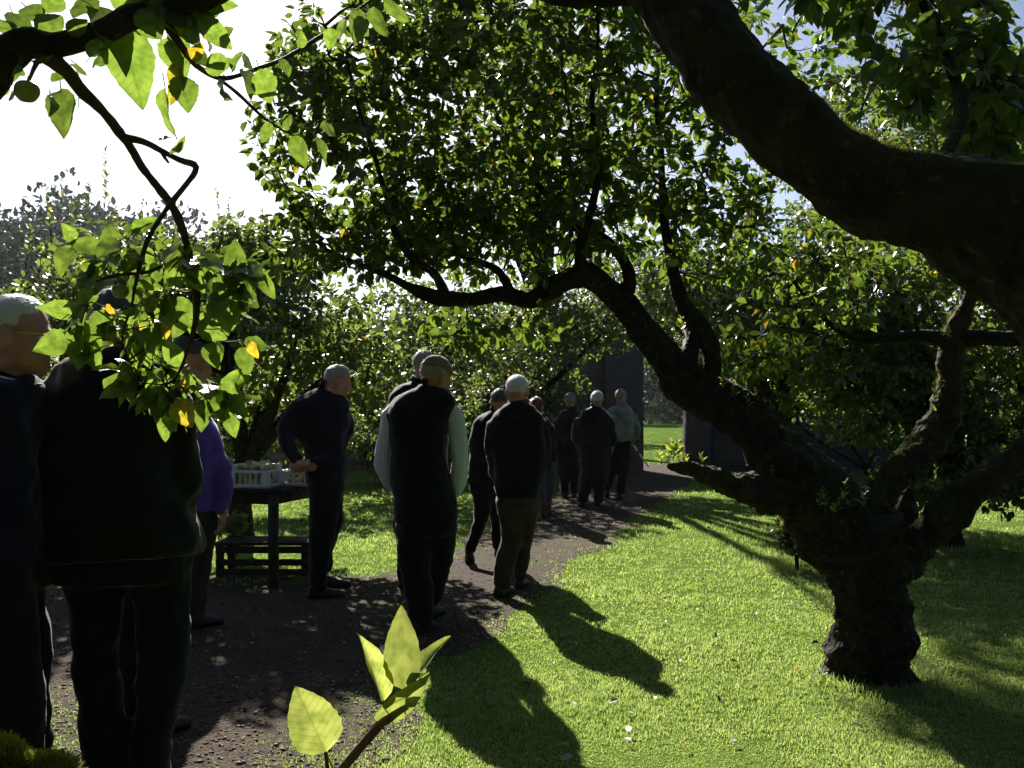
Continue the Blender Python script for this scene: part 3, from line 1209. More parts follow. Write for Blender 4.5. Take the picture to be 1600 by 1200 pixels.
    blobs = [(590, 240, 5.7, 180, 150, .8, 1.1), (520, 150, 5.5, 110, 110, .6, .35), (760, 200, 5.9, 200, 210, .9, 1.9), (960, 170, 5.8, 190, 220, .9, 1.9), (570, 370, 5.7, 150, 70, .6, .8),
             (820, 370, 6.0, 180, 70, .6, .9), (780, -40, 5.6, 260, 120, .8, 1.1), (1010, -60, 5.6, 220, 120, .8, 1.0), (1110, 180, 6.2, 130, 200, .8, .8), (1100, 360, 6.2, 130, 90, .7, .7), (770, 510, 5.8, 130, 34, .3, .20),
             (1270, 420, 6.2, 150, 110, .6, .55), (1170, 545, 6.7, 90, 45, .35, .22), (1300, 90, 6.6, 220, 130, .7, .7), (1500, 150, 6.2, 180, 160, .7, .6), (1700, 350, 5.4, 180, 200, .8, .5), (470, 400, 5.5, 60, 40, .4, .12), (480, 90, 5.4, 80, 90, .5, .28), (440, 210, 5.5, 55, 60, .35, .13), (640, 60, 5.6, 110, 110, .6, .55), (700, 340, 5.9, 150, 70, .5, .5), (880, 300, 6.0, 150, 80, .5, .45)]
    att = blob_points(blobs, 3050, 5)
    nodes, load, raw, ns = grow(skel, att, seed=6)
    tag(link("twigs", twig_mesh(nodes, load, raw).mesh("twigs", org), M_TWIG, root), kind="stuff")
    pos, ax, nm, sz = leaves_along(nodes, raw, .027, .30, (.05, .085), seed=7)
    # young shoots on the stub, in the fork and along the limbs
    sh = MB()
    sp = [(1046, 722, D - .36, .10, 9, .06), (1034, 726, D - .36, .06, 6, .05), (1316, 800, D - .32, .16, 9, .05), (1345, 798, D - .3, .10, 8, .05), (1100, 728, D - .3, .06, 6, .04), (1052, 720, D - .36, .06, 8, .05), (1062, 722, D - .36, .09, 8, .055), (1040, 722, D - .34, .05, 6, .045), (1075, 727, D - .3, .05, 6, .04), (1290, 800, D - .3, .12, 9, .045), (1305, 805, D - .3, .07, 7, .05),
          (1280, 795, D - .3, .07, 6, .04), (1330, 800, D - .25, .05, 6, .045), (1372, 745, D, .10, 7, .04), (1362, 755, D, .06, 6, .035), (1462, 655, D + .1, .19, 8, .05), (1458, 780, D - .15, .17, 9, .035),
          (1465, 782, D - .15, .10, 6, .03), (1512, 770, D - .1, .30, 10, .035), (1535, 745, D - .2, .07, 6, .045), (1590, 700, D - .3, .08, 7, .05), (1570, 712, D - .3, .05, 6, .04), (1388, 700, D + .1, .13, 9, .04),
          (1130, 610, D, .07, 7, .045), (1150, 625, D, .06, 7, .04), (1170, 640, D, .07, 6, .04), (1065, 520, D + .1, .08, 7, .045), (1015, 470, D + .2, .08, 6, .045), (1208, 745, D - .15, .05, 5, .035), (1410, 690, D + .1, .08, 6, .035)]
    sps = []
    for i, (a, b, c, h, n, s) in enumerate(sp):
        P, C, A_, N_, Z_ = sprig(org, root, a, b, c, h, n, s, None, 100 + i, (random.uniform(-.02, .02), random.uniform(-.02, .02)))
        tube(sh, P, np.linspace(.003, .0015, len(P)), 5)
        sps.append((C, A_, N_, Z_))
    tag(link("shoots", sh.mesh("shoots", org), M_TWIG, root), kind="stuff")
    S = [np.concatenate([x[k] for x in sps]) for k in range(4)]
    young = [simple_leaf("young_leaf_blade", M_LEAF_SPRIG, k) for k in range(4)]
    leaf_parts(S[0], S[1], S[2], S[3], young, root, org)
    m = split_leaves(pos, ax, nm, sz, 300 - 0)
    lim = 300 - min(300, len(S[0]))
    idx = np.flatnonzero(m)[:lim] if lim > 0 else []
    m2 = np.zeros(len(pos), bool)
    m2[idx] = True
    leaf_parts(pos[m2], ax[m2], nm[m2], sz[m2], LEAF_SET, root, org)
    leaf_cloud("foliage", pos[~m2], ax[~m2], nm[~m2], sz[~m2], M_LEAF, root, org)
    moss_fuzz("moss", right, M_MOSS, root, org, 5000, (.004, .012), 1.0, 5, .1, .7)
    moss_fuzz("moss", mid, M_MOSS, root, org, 2500, (.004, .011), 1.2, 6, .1, .55)
    for (a, b, dd, s) in ((833, 435, 5.75, 1.0), (1052, 410, 5.8, .9), (700, 150, 5.2, .9), (1215, 395, 6.0, .9)):
        o = link("apple", FRUIT, M_APPLE, root, W(a, b, dd) - org)
        o.scale = (s,) * 3


M_LEAF_SPRIG = leaf_mat("sprig_leaf", (0.06, 0.11, 0.02), (0.08, 0.13, 0.03), (0.10, 0.15, 0.035), (0.42, 0.52, 0.06), 0.0, 0.5, 0.4)
make_main_tree()


def added_canopy_box(n, x, y, z, seed):
    r = np.random.default_rng(seed)
    return np.c_[r.uniform(*x, n), r.uniform(*y, n), r.uniform(*z, n)]


def make_right_tree():
    D = 2.3
    root_p = np.array([1.90, 2.35, 0.0])
    root = empty("apple_tree", root_p, "mossy old apple tree whose thick leaning limb crosses above the lawn", "tree")
    org = root_p
    trunk = wood_part("trunk", [(1.92, 2.36, -.05, .34), (1.90, 2.35, .12, .25), (1.86, 2.34, .5, .20), (1.80, 2.33, .95, .19), (1.70, 2.32, 1.36, .19), (1.56, 2.31, 1.62, .18), (1.42, 2.30, 1.72, .15)],
                      org, M_BARK_MOSSY, root, 26, .12, 8, 20, step=.03, world=True)
    a = wood_part("limb", [(1800, 500, D, 128), (1700, 428, D, 118), (1620, 388, D, 108), (1555, 362, D, 100), (1490, 330, D, 80), (1430, 314, D, 74), (1355, 278, D, 66), (1290, 236, D, 66), (1232, 192, D, 66),
                           (1190, 148, D, 62), (1130, 82, D, 60), (1060, -4, D, 60), (985, -95, D, 56), (890, -190, D, 48), (760, -300, D, 38), (600, -420, D, 28)], org, M_BARK_MOSSY, root, 40, .15, 11, 21, step=.014)
    b = wood_part("limb", [(1060, 0, D + .1, 36), (1000, -16, D + .12, 27), (945, -8, D + .15, 23), (890, -8, D + .15, 20), (830, -26, D + .1, 16), (740, -60, D, 12), (600, -110, D - .1, 8)], org, M_BARK, root, 16, .16, 14, 22, step=.015)
    c = wood_part("limb", [(1760, 420, D + .1, 90), (1830, 300, D + .2, 70), (1880, 150, D + .3, 56), (1890, -60, D + .4, 42), (1840, -300, D + .4, 28)], org, M_BARK, root, 16, .1, 9, 23)
    c2 = wood_part("limb", [(1480, 300, D + .1, 26), (1475, 250, D + .25, 13), (1500, 180, D + .5, 10), (1480, 90, D + .7, 8), (1440, 0, D + .8, 6), (1420, -120, D + .9, 4)], org, M_BARK, root, 12, .1, 12, 24)
    e = wood_part("limb", [(1.78, 2.3, 1.2, .12), (1.85, 1.7, 1.7, .09), (1.7, .8, 2.2, .07), (1.4, -.4, 2.5, .05), (1.0, -1.5, 2.4, .03)], org, M_BARK, root, 12, .1, 9, 25, world=True)
    f = wood_part("limb", [(1.55, 2.25, 1.8, .09), (1.45, 1.6, 2.7, .07), (.9, .8, 3.2, .05), (.3, -.4, 3.3, .035), (-.1, -1.5, 3.0, .02)], org, M_BARK, root, 12, .1, 9, 26, world=True)
    skel = np.vstack([q[::3, :3] for q in (a[int(len(a) * .7):], b, c, c2, e, f)])
    vis = blob_points([(1500, 60, 3.1, 150, 110, .35, 1.0), (1600, 190, 3.0, 90, 110, .3, .7), (1400, -60, 3.2, 220, 90, .4, .8), (1560, 190, 3.4, 100, 80, .3, .4)], 150, 31)
    over = np.vstack([added_canopy_box(170, (-.6, 3.0), (-2.6, 2.6), (3.0, 4.4), 32), added_canopy_box(190, (.6, 3.2), (-3.2, .6), (1.0, 3.2), 33), added_canopy_box(90, (-.8, 1.6), (-3.2, -1.6), (.8, 3.2), 34)])  # over: unseen crown added above and behind the camera, keeps sky light off
    nodes, load, raw, ns = grow(skel, np.vstack([vis, over]), .12, seed=35)
    tag(link("twigs", twig_mesh(nodes, load, raw, .0024).mesh("twigs", org), M_TWIG, root), kind="stuff")
    pos, ax, nm, sz = leaves_along(nodes, raw, .024, .45, (.055, .09), seed=36)
    m = split_leaves(pos, ax, nm, sz, 300)
    leaf_parts(pos[m], ax[m], nm[m], sz[m], LEAF_NEAR_SET, root, org)
    sz2 = np.where(pos[~m][:, 1] < 1.2, sz[~m] * 1.9, sz[~m])
    leaf_cloud("foliage", pos[~m], ax[~m], nm[~m], sz2, M_LEAF, root, org)
    moss_fuzz("moss", a, M_MOSS, root, org, 16000, (.004, .013), 1.0, 7, .0, .42)


make_right_tree()


def make_left_tree():
    root_p = np.array([-1.45, .95, 0.0])
    root = empty("apple_tree", root_p, "apple tree with a broad leafy twig hanging down before the tall man's jacket", "tree")
    org = root_p
    wood_part("trunk", [(-1.48, .95, -.05, .27), (-1.46, .95, .15, .19), (-1.43, .96, .6, .15), (-1.42, .98, 1.05, .145), (-1.40, 1.0, 1.5, .13), (-1.38, 1.03, 1.85, .11), (-1.34, 1.08, 2.1, .08)],
              org, M_BARK_MOSSY, root, 22, .12, 9, 50, step=.03, world=True)
    D = 1.65
    lim = np.vstack([[(-1.36, 1.05, 1.92, .075), (-1.18, 1.35, 2.02, .055)], limb_pts([(-90, 140, D, 40), (0, 92, D, 31), (42, 68, D, 25), (82, 72, D, 22), (130, 60, D, 21), (172, 45, D, 21), (215, 24, D, 21), (310, 0, D, 20), (400, -50, D, 15), (520, -120, D, 10)])])
    a = wood_part("limb", lim, org, M_BARK, root, 16, .12, 22, 51, step=.012, world=True)
    h1 = wood_part("branch", [(60, 78, D, 14), (98, 104, D, 12), (126, 139, D + .03, 9.5), (157, 170, D + .06, 8.5), (191, 214, D + .12, 8), (205, 235, D + .14, 6.5), (225, 267, D + .18, 6), (258, 308, D + .22, 6), (275, 335, D + .25, 6),
                              (292, 383, D + .27, 6.5), (303, 437, D + .3, 6), (306, 491, D + .3, 5), (298, 530, D + .3, 3.2), (285, 570, D + .3, 2.2), (270, 600, D + .3, 1.6)], org, M_TWIG, root, 10, .14, 40, 52, step=.008)
    h2 = wood_part("branch", [(192, 214, D + .12, 7), (222, 220, D + .12, 5.5), (250, 234, D + .12, 5), (280, 249, D + .12, 5), (303, 256, D + .12, 5.5), (305, 268, D + .13, 4.5), (287, 292, D + .16, 4.5), (258, 329, D + .2, 4), (229, 379, D + .24, 3.6),
                              (212, 442, D + .28, 3), (205, 480, D + .3, 2), (190, 520, D + .3, 1.5)], org, M_TWIG, root, 8, .14, 50, 53, step=.007)
    h3 = wood_part("branch", [(250, 233, D + .12, 4), (258, 247, D + .12, 3.2), (264, 255, D + .12, 2)], org, M_TWIG, root, 6, .1, 40, 54)
    h4 = wood_part("branch", [(250, 20, D, 9), (290, 80, D, 6), (312, 105, D + .05, 4.5), (350, 122, D + .1, 3.6), (405, 106, D + .15, 3.4), (450, 88, D + .2, 3.2), (510, 50, D + .25, 3), (572, 6, D + .3, 2.6), (640, -40, D + .3, 2)], org, M_TWIG, root, 8, .1, 40, 55, step=.008)
    h5 = wood_part("branch", [(335, 118, D + .1, 3.2), (370, 145, D + .12, 2.8), (420, 190, D + .2, 2.4), (470, 217, D + .3, 2)], org, M_TWIG, root, 6, .1, 40, 56, step=.008)
    h6 = wood_part("branch", [(290, 385, D + .27, 4), (265, 408, D + .27, 3.4), (230, 425, D + .25, 3), (180, 430, D + .25, 2.4), (150, 440, D + .25, 1.8)], org, M_TWIG, root, 8, .12, 40, 57, step=.008)
    # low mossy limb under the camera with the young shoot
    low = wood_part("low_limb", np.vstack([[(-1.42, .97, .95, .07), (-1.2, 1.0, 1.02, .055), (-.9, 1.03, 1.08, .045)], limb_pts([(-180, 1175, 1.08, 46), (-40, 1196, 1.08, 36), (60, 1212, 1.08, 30), (170, 1244, 1.06, 24), (330, 1290, 1.02, 18), (430, 1300, .98, 14), (505, 1242, .95, 9)])]),
                    org, M_BARK_MOSSY, root, 16, .14, 26, 58, step=.01, world=True)
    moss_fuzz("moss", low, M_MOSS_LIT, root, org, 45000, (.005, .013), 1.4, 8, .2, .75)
    # young shoot
    S0 = .95
    shoot = wood_part("shoot", [(505, 1240, S0, 8.5), (535, 1201, S0, 8), (563, 1167, S0, 7.5), (590, 1136, S0, 7), (614, 1112, S0, 6), (634, 1094, S0, 4.5)], org, M_SHOOT, root, 10, .06, 60, 59, step=.004)
    wood_part("leaf_stalk", [(516, 1245, S0, 4), (513, 1210, S0, 3.4), (509, 1176, S0, 3.2)], org, M_SHOOT, root, 6, .03, 60, 60)

    def near_leaf(bx, by, tx, ty, wpx, d0, d1, tilt, me, name="leaf"):
        """leaf given by its base and tip pixels; tilt turns it about its length"""
        b0, t0 = W(bx, by, d0), W(tx, ty, d1)
        ax = t0 - b0
        L = np.linalg.norm(ax)
        ax = ax / L
        view = unit(b0 - np.array([0, 0, CH]))
        side = unit(np.cross(view, ax))
        nrm = -view * math.cos(tilt) + side * math.sin(tilt)
        M = frames(ax[None], nrm[None])[0]
        k = (wpx / FPX * d0) / (L * .64)
        o = bpy.data.objects.new(name, me)
        COL.objects.link(o)
        o.parent = root
        S = np.array([L, L * k, L * .8])
        o.matrix_basis = Matrix([[M[r][0] * S[0], M[r][1] * S[1], M[r][2] * S[2], (b0 - org)[r]] for r in range(3)] + [[0, 0, 0, 1]])
        return o

    ym = []
    for k, (cu, fo, wi) in enumerate(((.15, .35, .33), (.1, .5, .32), (.3, .25, .33))):
        me = leaf_mesh_detailed("young_leaf_blade", cu, fo, wi, .02, 20 + k)
        me.materials.append(M_LEAF_YOUNG)
        ym.append(me)
    for args in ((509, 1176, 462, 1072, 84, S0, S0 + .01, .15, ym[0]), (600, 1095, 563, 990, 46, S0, S0 - .02, .75, ym[1]), (632, 1078, 626, 946, 60, S0, S0 + .01, -.15, ym[0]),
                 (637, 1072, 702, 991, 40, S0, S0 + .02, -.9, ym[1]), (588, 1128, 672, 1062, 46, S0, S0 - .02, .55, ym[2]), (634, 1095, 655, 1060, 20, S0, S0 + .01, .3, ym[1])):
        near_leaf(*args)
    G = LEAF_NEAR_SET
    # the large leaves against the sky, one by one
    big = [(188, 38, 224, 170, 76, .1), (150, 10, 205, 95, 70, .5), (262, 20, 330, 30, 60, .4), (290, 0, 352, 18, 60, .2), (262, 58, 275, 128, 44, .6), (285, 100, 262, 165, 40, .7), (258, 138, 262, 222, 34, .9), (282, 118, 296, 172, 42, .2),
           (310, 30, 362, 78, 44, .3), (305, 40, 345, 72, 36, .8), (95, 140, 98, 211, 44, .1), (78, 148, 88, 176, 24, .9), (60, 50, 100, 22, 40, .3), (105, 50, 137, 30, 34, .3), (20, 20, 45, 62, 40, .5), (0, 30, 20, 58, 36, .3),
           (40, 10, 66, 32, 44, .4), (118, 100, 140, 130, 30, .8), (140, 90, 160, 60, 32, .2), (150, 100, 168, 92, 20, .3), (120, 112, 126, 170, 10, 1.3), (320, 108, 370, 96, 30, .4), (405, 108, 425, 165, 38, .1), (362, 112, 382, 80, 20, .6),
           (470, 75, 474, 52, 18, .5), (560, 14, 556, 70, 34, .3), (585, 10, 600, 68, 34, .5), (600, 0, 640, 40, 28, .8), (540, 30, 532, 66, 24, .7), (500, 200, 536, 205, 26, .4), (458, 212, 478, 262, 30, .2), (495, 215, 512, 250, 22, .8),
           (300, 75, 318, 98, 24, .1), (50, 95, 84, 84, 14, .5), (64, 78, 78, 86, 12, .2), (268, 240, 290, 215, 18, .6), (272, 236, 284, 226, 14, .2), (265, 215, 248, 214, 9, .9), (212, 0, 262, 40, 60, .9), (330, 0, 300, 30, 50, .3), (225, 5, 250, 60, 52, .2),
           (10, 130, 2, 158, 16, .5), (18, 128, 26, 152, 14, .7), (235, -12, 318, 46, 66, .2), (262, -25, 348, 14, 62, .3), (200, -5, 246, 62, 64, .4), (170, -20, 250, 18, 60, .2), (290, 10, 300, 66, 48, .5), (250, 10, 292, 64, 50, .3),
           (272, 52, 290, 118, 38, .2), (140, -10, 118, 34, 44, .3), (92, -8, 70, 24, 40, .4), (330, 84, 350, 112, 30, .2), (345, 60, 366, 44, 26, .5), (380, 110, 398, 138, 22, .4), (440, 92, 452, 120, 22, .6), (520, 44, 512, 78, 26, .4),
           (548, 22, 580, 60, 30, .2), (396, 108, 384, 84, 18, .3), (350, 126, 338, 160, 24, .5), (420, 190, 410, 226, 22, .3), (440, 200, 462, 180, 20, .5), (100, 110, 80, 132, 20, .4), (28, 100, 8, 122, 24, .5)]
    for i, (bx, by, tx, ty, w_, tl) in enumerate(big):
        o = near_leaf(bx, by, tx, ty, w_, D + random.uniform(-.04, .06), D + random.uniform(-.05, .08), tl * random.choice((-1, 1)), G[i % 5])
    yl = near_leaf(296, 92, 318, 70, 24, D - .02, D - .03, .2, LEAF_YELLOW)
    yl["label"] = "yellow autumn leaf on the twig"
    # the hanging leafy cluster
    skel = np.vstack([q[::3, :3] for q in (h1[int(len(h1) * .45):], h2[int(len(h2) * .4):], h6)])
    att = blob_points([(180, 400, D + .3, 70, 50, .09, .8), (300, 390, D + .3, 75, 55, .09, .8), (150, 480, D + .28, 55, 60, .09, .7), (250, 490, D + .3, 80, 55, .10, 1.0), (365, 470, D + .3, 45, 80, .10, .9), (240, 580, D + .3, 55, 45, .08, .9), (345, 600, D + .3, 40, 35, .08, .35),
                       (120, 500, D + .26, 35, 45, .08, .4), (262, 630, D + .3, 40, 30, .06, .45)], 74, 61)
    nodes, load, raw, ns = grow(skel, att, .03, .15, seed=62)
    tag(link("twigs", twig_mesh(nodes, load, raw, .0011, .35, 5, .004).mesh("twigs", org), M_TWIG, root), kind="stuff")
    pos, ax, nm, sz = leaves_along(nodes, raw, .032, .09, (.042, .074), .45, 63, .1)
    nm = unit(nm + np.array([0, -.9, .1]))
    sel = np.random.default_rng(5).permutation(len(pos))[:240]
    sel = sel[(PX(pos[sel])[:, 1] < 655) & ~((PX(pos[sel])[:, 0] < 112) & (PX(pos[sel])[:, 1] > 470))]
    leaf_parts(pos[sel], ax[sel], nm[sel], sz[sel], G, root, org)
    for (bx, by, tx, ty, w_, tl, me) in ((262, 500, 258, 530, 18, .3, LEAF_YELLOW), (390, 535, 402, 560, 18, .4, LEAF_YELLOW), (165, 478, 178, 490, 14, .3, LEAF_YELLOW), (290, 590, 290, 608, 14, .3, LEAF_YELLOW),
                                         (345, 600, 380, 650, 44, .2, G[1]), (275, 625, 300, 668, 40, .15, G[0]), (140, 545, 128, 570, 20, .3, G[2]), (160, 390, 105, 375, 34, .4, G[1]), (150, 450, 118, 486, 30, .4, G[0]), (310, 505, 352, 530, 34, .3, G[2])):
        near_leaf(bx, by, tx, ty, w_, D + .26, D + .25, tl, me)
    for a_, b_, d_, s_ in ((42, 143, D - .02, .62), (188, 455, D + .28, .5), (250, 462, D + .3, .4)):
        o = link("apple", FRUIT, M_APPLE, root, W(a_, b_, d_) - org)
        o.scale = (s_,) * 3
    wood_part("branch", [(60, 92, D, 5), (52, 108, D, 3.5), (45, 126, D, 2.5)], org, M_TWIG, root, 6, .05, 40, 66)
    # unseen canopy added over and behind the camera to block sky light
    b1 = wood_part("limb", [(-1.36, 1.05, 1.9, .09), (-1.3, .6, 2.5, .07), (-1.1, -.2, 3.0, .05), (-.8, -1.2, 3.1, .035), (-.5, -2.3, 2.7, .02)], org, M_BARK, root, 12, .1, 9, 67, world=True)
    b2 = wood_part("limb", [(-1.4, 1.0, 1.5, .08), (-1.9, .4, 2.1, .06), (-2.2, -.6, 2.5, .045), (-2.1, -1.8, 2.4, .03)], org, M_BARK, root, 12, .1, 9, 68, world=True)
    att = np.vstack([added_canopy_box(120, (-2.8, .2), (-3, 1.0), (2.9, 4.2), 69), added_canopy_box(190, (-3.4, -.5), (-3.4, .3), (.9, 3.0), 70)])
    nodes, load, raw, ns = grow(np.vstack([b1[::3, :3], b2[::3, :3]]), att, .14, seed=71)
    tag(link("twigs", twig_mesh(nodes, load, raw, .0024).mesh("twigs", org), M_TWIG, root), kind="stuff")
    pos, ax, nm, sz = leaves_along(nodes, raw, .03, .5, (.11, .17), seed=72)
    leaf_cloud("foliage", pos, ax, nm, sz, M_LEAF, root, org)


M_MOSS_LIT = leaf_mat("moss_painted_sun", (0.10, 0.11, 0.015), (0.16, 0.17, 0.025), (0.24, 0.23, 0.04), (0.45, 0.45, 0.07), 0.0, 0.4, 0.7, spec=0.1)  # lighter copy of the moss, sunlit look put into the colour
M_SHOOT = surf("young_shoot", (.10, .045, .035), (.16, .09, .05), 30, .5, .2, 200, dist=.001)
M_YELLOW = leaf_mat("yellow_leaf", (.5, .32, .02), (.5, .32, .02), (.5, .32, .02), (.9, .6, .04), 0, .5, .5, veins=True)
LEAF_YELLOW = leaf_mesh_detailed("yellow_leaf_blade", .3, .3, .33, .04, 44)
LEAF_YELLOW.materials.append(M_YELLOW)
make_left_tree()


def bg_tree(name, label, base, blobs, nclus, size, seed, trunk_r=.12, shoots=(), mat=None, group="apple trees beyond the path", spacing=.04, span=.45, cat="tree", trunk_h=.9, dens=2.2):
    r = np.random.default_rng(seed)
    base = np.array([base[0], base[1], 0.0])
    root = empty(name, base, label, cat, group)
    P = []
    top = base + np.array([r.normal() * .12, r.normal() * .12, trunk_h])
    tr = np.vstack([np.append(base - (0, 0, .05), trunk_r * 1.5), np.append(base + (0, 0, .12), trunk_r * 1.1), np.append((base + top) / 2 + r.normal(size=3) * .04, trunk_r), np.append(top, trunk_r * .9)])
    q = wood_part("trunk", tr, base, M_BARK, root, 12, .12, 6, seed, world=True)
    sk = [q[len(q) // 2:, :3]]
    for b in blobs:
        c = W(b[0], b[1], b[2])
        mid_ = (top + c) / 2 + np.array([0, 0, .15]) + r.normal(size=3) * .15
        lm = np.vstack([np.append(top - (0, 0, .12), trunk_r * .65), np.append(mid_, trunk_r * .42), np.append(c, trunk_r * .18)])
        q = wood_part("limb", lm, base, M_BARK, root, 9, .12, 8, seed + 1, world=True)
        sk.append(q[::2, :3])
    att = blob_points(blobs, int(nclus * dens), seed + 2, .18)
    nodes, load, raw, ns = grow(np.vstack(sk), att, .18, seed=seed + 3)
    pos, ax, nm, sz = leaves_along(nodes, raw, spacing, span, size, .3, seed + 4, .35)
    mb = twig_mesh(nodes, load, raw, .003, .42, 3)
    if shoots:
        extra = [[], [], [], []]
        for (px, py, d, h) in shoots:
            Pt, C, A_, N_, Z_ = sprig(None, None, px, py, d, h, int(h / .035), size[1] * .75, None, seed + int(px), (r.uniform(-.08, .08), 0))
            tube(mb, Pt, np.linspace(.006, .002, len(Pt)), 4)
            for k, v in enumerate((C, A_, N_, Z_)):
                extra[k].append(v)
        pos, ax, nm, sz = [np.concatenate([o_] + e_) for o_, e_ in zip((pos, ax, nm, sz), extra)]
    tag(link("twigs", mb.mesh("twigs", base), M_TWIG, root), kind="stuff")
    leaf_cloud("crown", pos, ax, nm, sz, mat or M_LEAF_FAR, root, base, 4)
    return root


LS = (.07, .11)
bg_tree("apple_tree", "low spreading apple tree behind the fruit table and the stooping man", (-2.9, 11.0), [(470, 500, 10.4, 120, 100, .9, 1), (390, 430, 10.8, 95, 75, .8, .8), (410, 385, 10.6, 80, 45, .7, .5), (560, 560, 11, 100, 80, .8, .8), (430, 600, 11.2, 110, 70, .8, .7)], 520, LS, 200,
        shoots=((420, 400, 10.6, .5), (505, 430, 10.4, .45), (350, 400, 10.8, .6)))
bg_tree("apple_tree", "bushy apple tree with tall thin upright shoots in front of the distant wood", (-5.0, 11.6), [(190, 440, 11.4, 130, 100, 1.0, 1.1), (100, 510, 11, 110, 90, .9, .8), (300, 440, 11.8, 110, 80, .9, .8), (280, 560, 11.6, 120, 80, .9, .8), (160, 590, 11.8, 110, 60, .9, .5)], 620, LS, 210,
        shoots=((165, 345, 11.2, .78), (80, 380, 11.2, .62), (110, 390, 11.3, .55), (345, 370, 11.6, .55), (215, 365, 11.3, .35), (270, 380, 11.6, .4), (40, 420, 11, .5), (130, 360, 11.5, .5), (190, 370, 11, .3)))
bg_tree("apple_tree", "rounded apple tree behind the man in the cap and quilted vest", (-1.9, 17.5), [(640, 510, 17.2, 120, 90, 1.2, 1.2), (560, 590, 17.5, 110, 90, 1.1, .9), (740, 515, 17.8, 120, 95, 1.1, 1.2), (650, 640, 17.6, 110, 60, 1.1, .7)], 760, LS, 220)
bg_tree("apple_tree", "leafy apple tree over the path behind the white haired man", (-.2, 20.5), [(830, 530, 20.2, 110, 90, 1.4, 1.1), (760, 630, 20.5, 100, 60, 1.2, .8), (890, 500, 20.3, 90, 70, 1.1, .9), (960, 500, 20.0, 70, 50, 1.0, .6), (870, 620, 20.6, 60, 50, .9, .4)], 760, LS, 230, trunk_h=1.2)
bg_tree("shrub", "broad shrub at the foot of the rounded tree behind the khaki cap", (-2.4, 19.0), [(580, 680, 19, 90, 50, 1.0, 1), (660, 690, 19.2, 80, 45, .9, .9), (510, 680, 18.8, 70, 50, .9, .7)], 330, LS, 244, trunk_r=.05, group="shrubs along the garden border", cat="shrub", trunk_h=.3)
bg_tree("shrub", "dark shrub against the brick wall behind the flat cap walker", (-.3, 21.8), [(780, 670, 21.8, 70, 55, .8, 1), (720, 680, 21.6, 60, 45, .8, .7), (840, 680, 21.9, 50, 45, .7, .6)], 260, LS, 246, trunk_r=.05, group="shrubs along the garden border", cat="shrub", trunk_h=.3)
bg_tree("shrub", "dense green shrub between the fruit table and the white outbuilding", (-4.2, 14.5), [(380, 650, 14.4, 110, 60, 1.0, 1), (470, 660, 14.5, 100, 60, 1.0, .9), (300, 690, 14.2, 80, 50, .9, .6)], 380, LS, 240, trunk_r=.06, group="shrubs along the garden border", cat="shrub", trunk_h=.4)
bg_tree("apple_tree", "sunlit apple tree behind the long limb, beyond the far lawn", (3.9, 14.6), [(1150, 440, 13.8, 120, 100, 1.2, 1), (1250, 410, 14.2, 120, 110, 1.2, 1), (1190, 540, 14, 100, 70, 1.0, .8), (1290, 540, 14.4, 100, 70, 1.0, .8), (1190, 610, 14.3, 80, 40, .8, .4), (1300, 620, 14.4, 90, 45, .9, .5), (1060, 480, 14.5, 60, 60, .9, .4), (1085, 455, 12.3, 90, 60, .7, .55), (1180, 480, 11.6, 100, 70, .8, .7), (1290, 470, 11.6, 100, 80, .8, .7)], 900, LS, 250, trunk_h=1.3)
bg_tree("apple_tree", "dark leafy apple tree behind the fork of the gnarled trunk", (4.6, 10.8), [(1390, 430, 10.6, 130, 100, 1.0, 1), (1320, 550, 11, 110, 80, .9, .8), (1450, 560, 10.6, 110, 80, .9, .8), (1380, 650, 10.9, 110, 60, .8, .6), (1480, 660, 10.7, 90, 60, .8, .6)], 640, LS, 260)
bg_tree("apple_tree", "shaded apple tree beyond the mossy right limb", (6.3, 11.0), [(1590, 580, 11, 130, 120, 1.1, 1), (1560, 420, 11.4, 120, 110, 1.1, .9), (1680, 480, 11, 150, 150, 1.2, 1), (1600, 680, 11, 100, 60, .9, .6)], 600, LS, 270)
bg_tree("shrub", "low shaded shrub by the wall below the mossy right limb", (5.6, 10.2), [(1560, 740, 10.2, 130, 60, .8, 1), (1450, 760, 10.8, 70, 40, .6, .4), (1680, 720, 10, 120, 70, .8, .8)], 260, LS, 280, trunk_r=.05, group="shrubs along the garden border", cat="shrub", trunk_h=.3)
bg_tree("shrub", "leafy shrub in front of the brick wall behind the long limb", (7.2, 20.5), [(1290, 640, 20.5, 90, 50, .8, 1), (1390, 650, 20.3, 80, 50, .8, .9), (1210, 620, 20.8, 60, 45, .7, .6)], 220, LS, 285, trunk_r=.05, group="shrubs along the garden border", cat="shrub", trunk_h=.3)
bg_tree("shrub", "small dark leafy shrub on the lawn beside the gnarled trunk", W(1245, 885, 9.3)[:2], [(1245, 864, 9.3, 32, 24, .18, 1)], 60, (.05, .08), 290, trunk_r=.015, group="shrubs along the garden border", cat="shrub", trunk_h=.12, span=.12, spacing=.02)
bg_tree("shrub", "yellow green weed clump under the fruit table", W(368, 885, 9.4)[:2], [(365, 835, 9.4, 22, 36, .14, 1)], 46, (.03, .05), 295, trunk_r=.01, group="shrubs along the garden border", cat="shrub", trunk_h=.2, span=.16, spacing=.02)
bg_tree("tall_tree", "tall dark tree rising beyond the brick wall", (11.5, 30), [(1330, 230, 29, 140, 130, 2.2, 1), (1460, 180, 30, 150, 150, 2.5, 1.1), (1560, 300, 30, 130, 140, 2.3, 1), (1400, 380, 29.5, 180, 90, 2.4, 1)], 900, (.14, .22), 300, trunk_r=.3, group="trees beyond the wall", spacing=.09, span=.9, trunk_h=3)
